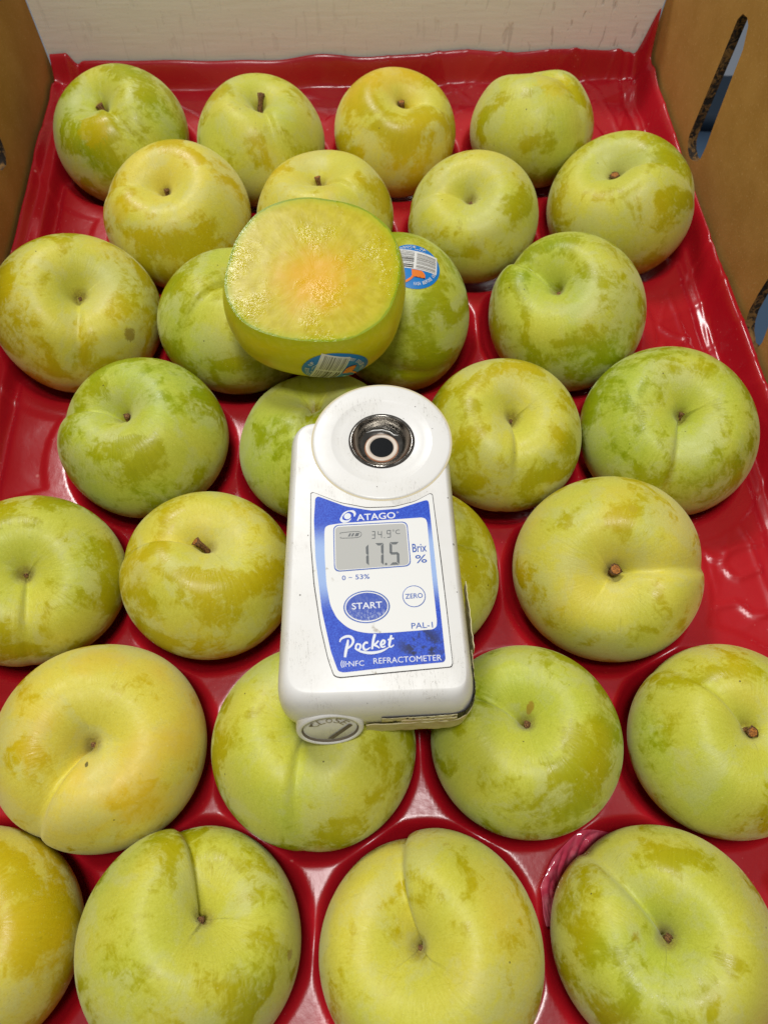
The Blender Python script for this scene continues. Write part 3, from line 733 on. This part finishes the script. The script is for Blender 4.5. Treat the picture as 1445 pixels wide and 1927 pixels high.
def wav(X, Y, f, ph): return np.sin(X*f*1.3+Y*f*0.7+ph)*0.5+np.sin(X*f*-0.6+Y*f*1.6+ph*2.1)*0.5
TOP = -0.0130
def tray_z(X, Y):
    z = np.full(X.shape, TOP)
    D = np.full(X.shape, 9.0); rows = np.array([.0, .0])
    extra = [(-0.205, 0.29), (-0.172, 0.16)]
    for (cx, cy, R) in PC:
        d = np.hypot(X-cx, Y-cy); D = np.minimum(D, d)
        rc = R*1.15; q = np.clip(1-(d/rc)**2, 0, None)
        cup = -0.0335*np.sqrt(q) + 0.004*np.clip(d/rc-1, 0, 5)*30
        k = 0.0030
        h = np.clip(0.5+0.5*(z-cup)/k, 0, 1); z = z*(1-h)+cup*h-k*h*(1-h)
    # bare margins: a low ring round each cup, then a shallow step, then wrinkles
    z -= 0.0010*sstep(D, 0.0455, 0.0475)
    z += 0.00045*sstep(D, 0.046, 0.06)*wav(X, Y, 120, 0.4)
    far = sstep(D, 0.046, 0.049)
    for pl in EMBOSS:
        z += 0.00105*far*np.exp(-(seg_dist(X, Y, pl)/0.0013)**2)
    fl_ = sstep(D, 0.044, 0.052)*sstep(X, -0.06, 0.04)
    ridge = lambda a, b, c: np.exp(-(np.sin(X*a+Y*b+c+0.9*np.sin(X*31-Y*44+c))/0.16)**2)
    z += fl_*0.00055*(ridge(95, 60, .3)+0.8*ridge(-70, 120, 1.1)+0.6*ridge(150, -40, 2.0))
    el, er, eb = X-xl(Y), xr(Y)-X, yb(X)-Y
    w = 0.0012*wav(X, Y, 30, 1.0)*sstep(X, -0.10, 0.05)
    z += 0.0050*sstep(el, 0.0125, 0.0085) + 0.0040*sstep(el, 0.0045, 0.0)*sstep(eb, 0.002, 0.014) - 0.0016*np.exp(-((el-0.0135)/0.0016)**2)
    z += (0.0135+0.0022*wav(X, Y, 24, 0.7))*sstep(er+w, 0.0085, 0.0006) - 0.0012*np.exp(-((er-0.0125)/0.002)**2)
    z += 0.0012*sstep(eb, 0.024, 0.016) + (0.0128+0.0018*wav(X, Y, 16, 2)*sstep(X, -0.17, -0.10))*sstep(eb+w*0.6, 0.0085, 0.0004)
    corner = sstep(er, 0.030, 0.0)*sstep(eb, 0.030, 0.0)
    z += 0.012*sstep(er, 0.006, 0.0)*sstep(eb, 0.012, 0.0)
    bw = sstep(eb, 0.060, 0.015)*sstep(D, 0.038, 0.046)
    z += bw*0.0016*(np.sin(X*70+Y*210)+0.6*np.sin(X*160-Y*120+1))*0.6*sstep(X, -0.16, -0.05)
    z += 0.0022*corner*np.sin(X*260+Y*180)
    z += 0.0005*sstep(el, 0.010, 0.0)*np.sin(Y*60+0.6)
    return z
def tray():
    def dens(n, e0, e1):
        t = np.linspace(0, 1, n); u = np.linspace(0, 1, 4000)
        w = 1+e0*np.exp(-u/0.03)+e1*np.exp(-(1-u)/0.03); c = np.cumsum(w); c = (c-c[0])/(c[-1]-c[0]); return np.interp(t, c, u)
    su, sv = dens(330, 1.5, 3.0), dens(470, 0.0, 2.5)
    Y0 = np.full((len(su), len(sv)), 0.2); X = Y = None
    for _ in range(4):
        X = xl(Y0)+(xr(Y0)-xl(Y0))*su[:, None]; Y0 = -0.105+(yb(X)+0.105)*sv[None, :]
    Y = Y0; Z = tray_z(X, Y)
    v = np.stack([X, Y, Z], -1).reshape(-1, 3)
    o = mesh('fruit_tray', v, grid_faces(len(su), len(sv)), M['tray'])
    tag(o, 'glossy red moulded plastic tray with round cups holding the plums', 'fruit tray')
    sol = o.modifiers.new('thickness', 'SOLIDIFY'); sol.thickness = 0.00045; sol.offset = -1
    return o
tr = tray()
def pink_film():
    cx, cy, R = PC[27]; v, nu, nv = [], 120, 44
    for i in range(nu):
        a = math.radians(104+74*i/(nu-1)); e = min(1.0, 4*min(i, nu-1-i)/(nu-1))
        outer = 0.95+0.145*e+0.02*mnoise.noise(Vector((a*5, 1.0, 2.0)))
        for j in range(nv):
            q = j/(nv-1); r = R*(0.80+(outer-0.80)*q)
            x, y = cx+r*math.cos(a), cy+r*math.sin(a)
            z = float(tray_z(np.array([x]), np.array([y]))[0])
            fold = abs(mnoise.noise(Vector((a*5+2*q, q*1.6, 3.0))))+0.12*abs(mnoise.noise(Vector((a*13-3*q, q*3, 8.0))))
            z += 0.0004+(0.0040*fold+0.0012*(1-q))*min(1, 3*(1-q))*e
            v.append((x, y, z))
    o = mesh('crumpled_film', v, grid_faces(nu, nv), M['wrap'], None, True)
    tag(o, 'crinkled pink plastic film lining the cup of the front right plum', 'plastic film')
    sm = o.modifiers.new('thickness', 'SOLIDIFY'); sm.thickness = 0.00012
pink_film()

# ------------------------------------------------------------------ refractometer (local millimetres, x right, y towards the eyepiece)
def refractometer():
    Z0 = 0.0248
    root = empty('refractometer', (-0.0025, 0.092, Z0), math.radians(5))
    tag(root, 'white pocket refractometer with a blue label and grey display reading 17.5', 'refractometer')
    mm = 0.001
    def S_(pts): return [(x*mm, y*mm) for x, y in pts]
    # upper shell
    N = 260
    bay = [(4.5+14.5*math.cos(t), 40.8+14.0*math.sin(t)) for t in np.linspace(math.radians(-20), math.radians(-215), 22)]
    low = resample(rounded([(-32.2, -48.6), (28.2, -49.2), (27.6, 8), (27.9, 36)]+bay+[(-9.5, 51.0), (-26.4, 51.5)], [11, 8, 60, 2]+[0.5]*len(bay)+[1, 11], 10), N)
    top = resample(rounded([(-27.6, -42.3), (24.9, -43.4), (24.4, 8), (24.8, 36)]+bay+[(-9.5, 48.0), (-23.4, 48.6)], [7, 4.5, 60, 2]+[0.5]*len(bay)+[1, 8], 10), N)
    lev = [(0.0, 10.4), (0.0, 14.5), (0.02, 18), (0.08, 21.5), (0.20, 24.6), (0.38, 27.0), (0.58, 28.6), (0.78, 29.55), (0.93, 29.93), (1.0, 30.0)]
    V = []
    for f, z in lev:
        p = low*(1-f)+top*f
        V += [(x*mm, y*mm, z*mm) for x, y in p]
    F_ = []
    for k in range(len(lev)-1):
        for i in range(N):
            a, b = k*N+i, k*N+(i+1) % N; F_.append((a, b, b+N, a+N))
    F_.append(tuple((len(lev)-1)*N+i for i in range(N)))
    F_.append(tuple(reversed(range(N))))
    mesh('upper_shell', V, F_, M['shell'], root)
    # lower shell, a hair smaller, with the dark seam between
    V, F_ = [], []
    lev2 = [(0.62, 0.3), (0.88, 1.4), (0.97, 3.2), (0.99, 6), (0.99, 9.9)]
    c0 = low.mean(0)
    for f, z in lev2:
        p = c0+(low-c0)*(f if f > 0.9 else f+0.05)
        V += [(x*mm, y*mm, z*mm) for x, y in p]
    for k in range(len(lev2)-1):
        for i in range(N):
            a, b = k*N+i, k*N+(i+1) % N; F_.append((a, b, b+N, a+N))
    F_.append(tuple(reversed(range(N)))); F_.append(tuple((len(lev2)-1)*N+i for i in range(N)))
    mesh('lower_shell', V, F_, M['shell'], root)
    sm = c0+(low-c0)*0.993
    prism('seam', S_([tuple(q) for q in sm]), 9.6*mm, 10.6*mm, M['black'], root)
    # round head with its shallow funnel
    CX, CY, SYH = 4.5, 40.8, 0.955
    prof = [(22.6, 12), (23.2, 14), (23.3, 29.5), (23.25, 30.0), (23.05, 30.25), (22.4, 30.38), (20.0, 30.5), (17.2, 30.65), (16.8, 30.62), (16.5, 30.48), (14.0, 30.3), (11.4, 30.1), (10.9, 29.95), (10.75, 29.0)]
    hd = lathe('eyepiece_head', [(r*mm, z*mm) for r, z in prof], 120, M['shell'], root, CX*mm, CY*mm, SYH)
    lathe('seal_line', [(r*mm, z*mm) for r, z in [(11.15, 30.12), (10.95, 30.22), (10.75, 30.2)]], 96, M['black'], hd, CX*mm, CY*mm, SYH)
    lathe('grimy_joint', [(r*mm, z*mm) for r, z in [(23.75, 30.02), (23.45, 30.06), (23.2, 30.06)]], 96, M['grime'], hd, CX*mm, CY*mm, SYH)
    cup = [(10.75, 30.15), (10.62, 30.42), (10.3, 30.5), (10.0, 30.4), (9.85, 30.0), (9.5, 28.9), (8.9, 27.5), (8.0, 26.2), (7.0, 25.3), (5.4, 24.7)]
    cp = lathe('steel_cup', [(r*mm, z*mm) for r, z in cup], 96, M['metal'], root, CX*mm, CY*mm, SYH)
    cx2, cy2 = CX+0.05, CY+0.3
    lathe('residue_ring', [(r*mm, z*mm) for r, z in [(5.95, 24.82), (5.6, 25.0), (5.3, 25.02)]], 72, M['rust'], cp, cx2*mm, cy2*mm, SYH)
    lathe('sealing_ring', [(r*mm, z*mm) for r, z in [(5.62, 24.9), (5.5, 25.12), (4.9, 25.2), (4.1, 25.05), (4.05, 24.7)]], 72, M['ringw'], cp, cx2*mm, cy2*mm, SYH)
    lathe('prism_window', [(r*mm, z*mm) for r, z in [(4.2, 24.95), (2.0, 24.96), (0.02, 24.96)]], 60, M['lens'], cp, cx2*mm, cy2*mm, SYH)
    fv, ff = tube([(-4.9*mm+CX*mm, CY*mm+5.7*mm, 26.3*mm), (-2.5*mm+CX*mm, CY*mm+6.2*mm, 26.55*mm), (0.5*mm+CX*mm, CY*mm+6.3*mm, 26.6*mm), (3.0*mm+CX*mm, CY*mm+5.6*mm, 26.35*mm), (4.6*mm+CX*mm, CY*mm+4.4*mm, 26.0*mm), (6.0*mm+CX*mm, CY*mm+4.1*mm, 26.1*mm)],
                  [0.10*mm, 0.28*mm, 0.26*mm, 0.30*mm, 0.26*mm, 0.12*mm], 8)
    mesh('juice_film', fv, ff, M['film'], cp)

    # label
    lab = [(-19.6, 21.9), (-18.9, 22.3), (-10.3, 18.1), (-1.8, 15.8), (6.9, 15.7), (13.9, 17.3), (19.0, 19.95), (19.8, 19.6), (20.45, -2.8), (20.85, -20.2), (21.1, -36.3), (20.6, -37.3), (3.5, -37.95), (-12.2, -38.7), (-13.9, -38.1), (-15.45, -33.1), (-17.4, -23.2), (-19.05, -9.6), (-19.9, 4.8)]
    blue = [(-18.3, 20.0), (-17.6, 20.7), (-16.9, 20.6), (-8.6, 16.75), (-0.1, 14.75), (8.5, 15.05), (17.2, 17.6), (18.2, 17.6), (18.5, 16.6), (18.9, -10), (19.2, -35.0), (18.6, -35.9), (3.5, -36.5), (-11.2, -37.4), (-12.7, -36.9), (-14.6, -31), (-17.0, -18.2), (-18.6, -0.8), (-18.85, 12.1)]
    white = [(-15.6, 8.0), (-15.3, 9.7), (-14.2, 10.3), (-10.5, 10.75), (3, 11.15), (15.8, 11.5), (17.0, 11.0), (17.35, 9.6), (17.35, -7.9), (17.65, -23.2), (17.4, -25.0), (16.2, -25.75), (4.2, -26.1), (-2.9, -26.0), (-6.6, -25.2), (-9.4, -23.9), (-12.5, -20.9), (-14.4, -16.6), (-15.4, -9.7), (-15.7, 0)]
    def grow(p, k):
        p = np.array(p); c = p.mean(0); d = p-c; l = np.linalg.norm(d, axis=1, keepdims=True); return [tuple(q) for q in c+d*(1+k/l)]
    lp = prism('label_panel', S_(rounded(lab, 1.2, 4)), 29.8*mm, 30.16*mm, M['lwhite'], root)
    prism('label_outline', S_(rounded(grow(lab, 0.32), 1.4, 4)), 29.8*mm, 30.08*mm, M['black'], lp)
    prism('blue_border', S_(rounded(blue, 1.0, 4)), 30.0*mm, 30.22*mm, M['blue'], lp)
    prism('white_field', S_(rounded(white, 1.6, 4)), 30.0*mm, 30.27*mm, M['lwhite'], lp)
    zt = 30.25*mm
    # maker's mark: orb with a swept ring
    def ell(cx, cy, a, b, rot, n=40):
        c, s = math.cos(rot), math.sin(rot); return [(cx+a*math.cos(t)*c-b*math.sin(t)*s, cy+a*math.cos(t)*s+b*math.sin(t)*c) for t in np.linspace(0, 2*math.pi, n, endpoint=False)]
    prism('emblem_orb', S_(ell(-8.05, 13.15, 1.15, 1.05, 0.5)), 30.2*mm, 30.27*mm, M['inkwhite'], lp)
    ribbon([(S_([(-6.6, 14.6), (-7.6, 14.95), (-9.0, 14.3), (-9.9, 13.1), (-10.1, 12.0), (-9.3, 11.35), (-8.0, 11.4), (-6.9, 12.2)]), [0.0002, 0.0004, 0.0006, 0.0004, 0.0009, 0.0010, 0.0006, 0.0002]),
            (S_([(-7.3, 15.0), (-6.2, 14.7), (-5.7, 13.9), (-5.9, 12.9)]), [0.0004, 0.0009, 0.0008, 0.0003])], 'emblem_ring', zt, M['inkwhite'], lp)
    text('ATAGO', -5.15*mm, 11.35*mm, 12.5*mm, 2.3*mm, 30.29*mm, M['inkwhite'], lp, 0.016, math.radians(1.2))
    text('®', 7.75*mm, 13.3*mm, 0.75*mm, 0.75*mm, 30.29*mm, M['inkwhite'], lp, 0.0)
    # display
    lcd = [(-12.75, 10.2), (11.0, 10.35), (11.15, -5.05), (-12.9, -5.8)]
    prism('display_outline', S_(rounded(lcd, 2.0, 6)), 30.2*mm, 30.34*mm, M['inkblue'], lp)
    prism('display_bezel', S_(rounded([(x*0.975-0.02, (y-2.4)*0.96+2.4) for x, y in lcd], 1.9, 6)), 30.2*mm, 30.38*mm, M['lwhite'], lp)
    dp = prism('display', S_(rounded([(x*0.95-0.05, (y-2.4)*0.92+2.3) for x, y in lcd], 1.5, 6)), 30.2*mm, 30.42*mm, M['lcd'], root)
    zs = 30.46*mm
    SEG = {'1': 'bc', '7': 'abc', '5': 'afgcd', '3': 'abgcd', '4': 'fgbc', '9': 'abcfgd'}
    def digit(ch, x, y, w, h, t, slant):
        V, Fc = [], []
        g = t*0.16
        def bar(pts):
            b0 = len(V); V.extend([((x+px+py*slant)*mm, (y+py)*mm, zs) for px, py in pts]); Fc.append(tuple(range(b0, b0+len(pts))))
        hh = h/2; e = t/2
        H_ = lambda yy, up: bar([(g+e*0.4, yy), (e+g, yy+e), (w-e-g, yy+e), (w-g-e*0.4, yy), (w-e-g, yy-e), (e+g, yy-e)])
        for s in SEG[ch]:
            if s == 'a': bar([(g, h), (w-g, h), (w-t-g, h-t), (t+g, h-t)])
            if s == 'd': bar([(g, 0), (t+g, t), (w-t-g, t), (w-g, 0)])
            if s == 'g': H_(hh, 0)
            if s == 'b': bar([(w, h-g), (w, hh+g), (w-e, hh+g*0.3), (w-t, hh+e+g), (w-t, h-t-g)][::-1])
            if s == 'c': bar([(w, g), (w, hh-g), (w-e, hh-g*0.3), (w-t, hh-e-g), (w-t, t+g)])
            if s == 'f': bar([(0, h-g), (0, hh+g), (e, hh+g*0.3), (t, hh+e+g), (t, h-t-g)])
            if s == 'e': bar([(0, g), (0, hh-g), (e, hh-g*0.3), (t, hh-e-g), (t, t+g)][::-1])
        return mesh('digit', V, Fc, M['seg'], dp, False)
    digit('1', -4.9, -4.3, 2.9, 7.3, 0.82, 0.02); digit('7', -0.15, -4.4, 2.75, 7.6, 0.82, 0.05); digit('5', 4.45, -4.4, 3.1, 7.7, 0.82, 0.05)
    prism('decimal_point', S_(ell(3.35, -4.0, 0.38, 0.4, 0)), 30.3*mm, zs, M['seg'], dp)
    digit('3', -0.75, 4.75, 1.2, 2.65, 0.26, 0.05); digit('4', 1.25, 4.8, 1.3, 2.65, 0.26, 0.05); digit('9', 4.1, 4.9, 1.3, 2.65, 0.26, 0.05)
    prism('decimal_point', S_(ell(3.35, 4.95, 0.18, 0.18, 0)), 30.3*mm, zs, M['seg'], dp)
    text('°C', 6.05*mm, 5.95*mm, 2.35*mm, 1.65*mm, zs, M['seg'], dp, 0.0, math.radians(1))
    ribbon([(S_([(-10.5, 6.9), (-10.2, 7.35), (-4.55, 7.45), (-4.6, 5.6), (-10.1, 5.5), (-10.5, 5.95)]), [0.00016]*6)], 'battery_symbol', zs, M['seg'], dp)
    for k, (a, w) in enumerate(((-8.2, 0.6), (-7.2, 0.6), (-6.1, 1.1))):
        mesh('battery_bar', [((a+q)*mm, yy*mm, zs) for q, yy in ((0, 5.95), (w, 5.95), (w+0.55, 7.0), (0.55, 7.0))], [(0, 1, 2, 3)], M['seg'], dp, False)
    zw = 30.31*mm
    text('Brix', 11.95*mm, -0.45*mm, 4.5*mm, 2.9*mm, zw, M['inkblue'], lp, 0.012, math.radians(1))
    text('%', 12.65*mm, -4.2*mm, 3.6*mm, 2.75*mm, zw, M['inkblue'], lp, 0.008, math.radians(1))
    text('0', -10.55*mm, -8.65*mm, 1.15*mm, 1.55*mm, zw, M['inkblue'], lp, 0.01)
    text('~', -8.5*mm, -8.05*mm, 1.1*mm, 0.35*mm, zw, M['inkblue'], lp, 0.01)
    text('53%', -6.4*mm, -8.6*mm, 4.4*mm, 1.6*mm, zw, M['inkblue'], lp, 0.01)
    # buttons
    def ebutton(nm, cx, cy, a, b, z0, z1, mat, par):
        v = []; pr = [(1.0, z0), (1.0, z1-0.12), (0.985, z1-0.03), (0.95, z1)]
        for i in range(64):
            t = 2*math.pi*i/64
            for q, z in pr: v.append(((cx+a*q*math.cos(t))*mm, (cy+b*q*math.sin(t))*mm, z*mm))
        f = [tuple(reversed(q)) for q in grid_faces(64, 4, True)]+[tuple(i*4+3 for i in range(64))]
        return mesh(nm, v, f, mat, par, False)
    bt_ = ebutton('start_button', -3.35, -17.6, 7.15, 5.25, 30.1, 30.34, M['inkblue'], root)
    ebutton('button_ring', -3.35, -17.6, 6.75, 4.88, 30.1, 30.38, M['lwhite'], bt_)
    ebutton('button_face', -3.35, -17.6, 6.35, 4.5, 30.1, 30.46, M['button'], bt_)
    text('START', -7.85*mm, -18.35*mm, 9.2*mm, 2.1*mm, 30.5*mm, M['inkwhite'], bt_, 0.014, math.radians(0.5))
    zb = ebutton('zero_button', 11.3, -15.0, 3.6, 3.55, 30.1, 30.34, M['inkblue'], root)
    ebutton('button_face', 11.3, -15.0, 3.36, 3.3, 30.1, 30.40, M['lwhite'], zb)
    text('ZERO', 8.6*mm, -15.75*mm, 5.4*mm, 1.6*mm, 30.44*mm, M['inkblue'], zb, 0.012, math.radians(0.8))
    text('PAL-1', 9.8*mm, -25.25*mm, 6.5*mm, 1.8*mm, zw, M['inkblue'], lp, 0.008, math.radians(0.5))
    zp = 30.25*mm
    W = 0.0001
    ribbon([(S_([(-11.9, -28.2), (-11.5, -27.3), (-10.0, -26.6), (-8.6, -26.75), (-7.9, -27.8), (-8.2, -29.0), (-9.3, -30.1), (-10.2, -30.3)]), [3*W, 6*W, 8*W, 8*W, 8*W, 7*W, 5*W, 3*W]),
            (S_([(-9.4, -27.6), (-9.7, -29.3), (-10.2, -31.2), (-10.5, -32.9)]), [5*W, 9*W, 9*W, 7*W]),
            (S_([(-6.2, -29.1), (-6.9, -29.2), (-7.2, -30.2), (-6.7, -30.9), (-6.0, -30.5), (-5.8, -29.5), (-6.2, -29.1)]), [6*W]*7),
            (S_([(-3.5, -28.9), (-4.3, -28.8), (-5.0, -29.8), (-4.7, -30.8), (-3.9, -30.9), (-2.9, -30.3)]), [7*W, 6*W, 7*W, 7*W, 5*W, 3*W]),
            (S_([(-1.3, -26.3), (-1.9, -28.3), (-2.4, -30.9)]), [8*W, 8*W, 6*W]),
            (S_([(-0.3, -28.4), (-1.4, -29.4), (-2.0, -29.6), (-1.0, -30.0), (-0.1, -30.7)]), [6*W, 6*W, 5*W, 6*W, 4*W]),
            (S_([(0.3, -29.8), (1.3, -29.4), (1.5, -28.6), (0.9, -28.4), (0.3, -29.4), (0.6, -30.4), (1.7, -30.2)]), [4*W, 6*W, 6*W, 6*W, 7*W, 6*W, 4*W]),
            (S_([(3.6, -26.9), (3.1, -28.6), (2.8, -30.0), (3.3, -30.5), (4.2, -29.9)]), [6*W, 8*W, 7*W, 5*W, 3*W]),
            (S_([(2.4, -28.3), (4.3, -27.9)]), [5*W, 5*W]),
            (S_([(-7.6, -30.4), (-5.5, -31.5), (-2.6, -32.0), (0.4, -31.6), (3.0, -30.4)]), [2*W, 7*W, 9*W, 7*W, 2*W])], 'script_lettering', zp, M['inkwhite'], lp)
    arcs = [(S_([(-10.15-0.55*k-0.15, -34.1+0.15*k), (-10.5-0.62*k, -34.9), (-10.15-0.55*k-0.15, -35.7-0.15*k)]), [2.4*W]*3) for k in range(3)]
    ribbon(arcs, 'wireless_symbol', zp, M['inkwhite'], lp)
    prism('wireless_dot', S_(ell(-9.9, -34.9, 0.22, 0.22, 0)), 30.2*mm, 30.27*mm, M['inkwhite'], lp)
    text('NFC', -9.45*mm, -35.75*mm, 4.5*mm, 1.6*mm, 30.28*mm, M['inkwhite'], lp, 0.0, math.radians(0.5))
    text('REFRACTOMETER', -2.15*mm, -35.35*mm, 20.2*mm, 1.75*mm, 30.28*mm, M['inkwhite'], lp, 0.0)

    # battery cap on the lower end
    cap = empty('battery_cap', (-16.2*mm, -50.1*mm, 12.8*mm)); cap.parent = root
    cap.rotation_euler = (math.radians(90-15), 0, math.radians(2))
    lathe('cap_body', [(r*mm, z*mm) for r, z in [(10.2, -7), (10.4, -1.2), (10.35, 0.3), (9.9, 0.95), (9.2, 1.05), (8.75, 0.7), (8.45, 0.0), (8.2, -0.1), (7.8, 0.12), (0.02, 0.2)]], 80, M['shell'], cap)
    lathe('cap_seam', [(r*mm, z*mm) for r, z in [(8.72, 0.66), (8.5, 0.16), (8.24, 0.02)]], 64, M['groove'], cap)
    mesh('coin_slot', [(x*mm, y*mm, 0.36*mm) for x, y in ((-1.2, -6.8), (0.6, -7.2), (6.9, 1.2), (6.6, 2.2), (5.8, 2.4))], [(0, 1, 2, 3, 4)], M['groove'], cap, False)
    V, Fc = [], []
    for i, ch in enumerate('CLOSE'):
        lv, lf = text_mesh(ch, 0.0); an = math.radians(140-25*i); b0 = len(V)
        for gx, gy in lv:
            lx, ly = (gx-0.5)*2.0, (gy-0.5)*2.9; r = 6.0+ly
            V.append((((r)*math.cos(an)+lx*math.sin(an))*mm, ((r)*math.sin(an)-lx*math.cos(an))*mm, 0.45*mm))
        Fc += [tuple(b0+k for k in t) for t in lf]
    mesh('lettering', V, Fc, M['capmark'], cap, False)
    mesh('arrow_mark', [(-6.4*mm, 3.2*mm, 0.45*mm), (-5.0*mm, 3.0*mm, 0.45*mm), (-5.3*mm, 5.0*mm, 0.45*mm)], [(0, 1, 2)], M['groove'], cap, False)

    # yellowed tape: two folded strips wrapped round the lower right end
    def wrap_strip(nm, path, zs_, off, mat, curl=2.4):
        """path: arc-length fractions along the lower outline, zs_: (bottom, top) in mm at both ends."""
        P0 = low; k0, k1 = path; nu, nv = 60, 10; v = []
        for i in range(nu):
            t = (k0+(k1-k0)*i/(nu-1)) % 1.0 * N; a = int(t) % N; fr = t-int(t)
            p = P0[a]*(1-fr)+P0[(a+1) % N]*fr; tg = P0[(a+1) % N]-P0[a]; tg /= np.linalg.norm(tg); nn = np.array([tg[1], -tg[0]])
            for j in range(nv):
                q = j/(nv-1); zb, zt_ = zs_[0][0]*(1-i/(nu-1))+zs_[1][0]*i/(nu-1), zs_[0][1]*(1-i/(nu-1))+zs_[1][1]*i/(nu-1)
                z = zb+(zt_-zb)*q
                inset = 0.0 if z < 15 else ((z-15)/15)**curl*3.0
                o2 = off+0.25*mnoise.noise(Vector((i*0.22, j*0.4, off*3)))-inset
                e = p+nn*o2; v.append((e[0]*mm, e[1]*mm, z*mm))
        o = mesh(nm, v, grid_faces(nu, nv), mat, root)
        so = o.modifiers.new('thickness', 'SOLIDIFY'); so.thickness = 0.0002; so.offset = 0
        return o
    # outline starts at the lower left corner and runs anticlockwise: find the fractions by position
    def frac(x, y): return int(np.argmin(np.hypot(low[:, 0]-x, low[:, 1]-y)))/N
    fa, fb, fc, fd = frac(-5, -49), frac(27, -45.5), frac(28, -30), frac(27.7, -8)
    wrap_strip('tape_strip', (fa, fb), ((-0.5, 12.0), (0.5, 13.5)), 0.75, M['tape'])
    wrap_strip('tape_strip', (fb, fc), ((0.5, 13.5), (6.0, 21.0)), 0.95, M['tape'])
    wrap_strip('tape_strip', (fc, fd), ((4, 23.5), (14, 20.5)), 1.5, M['tape'], 3.2)
    wrap_strip('tape_edge', (frac(-0.5, -49), frac(23, -48.9)), ((13.2, 18.6), (14.8, 19.2)), 0.35, M['tape'])
    wrap_strip('tape_gap', (frac(-0.8, -49), frac(25, -48.5)), ((12.9, 19.0), (14.4, 19.6)), 0.22, M['black'])
    wrap_strip('tape_gap', (frac(25.0, -48.6), frac(27.8, -36)), ((13.0, 21.0), (20, 25.5)), 0.55, M['black'])
    wrap_strip('tape_edge', (frac(5.5, -49), frac(22.5, -48.9)), ((12.0, 15.6), (13.6, 16.8)), 0.62, M['tape'])
    return root
refractometer()
bpy.context.view_layer.update()
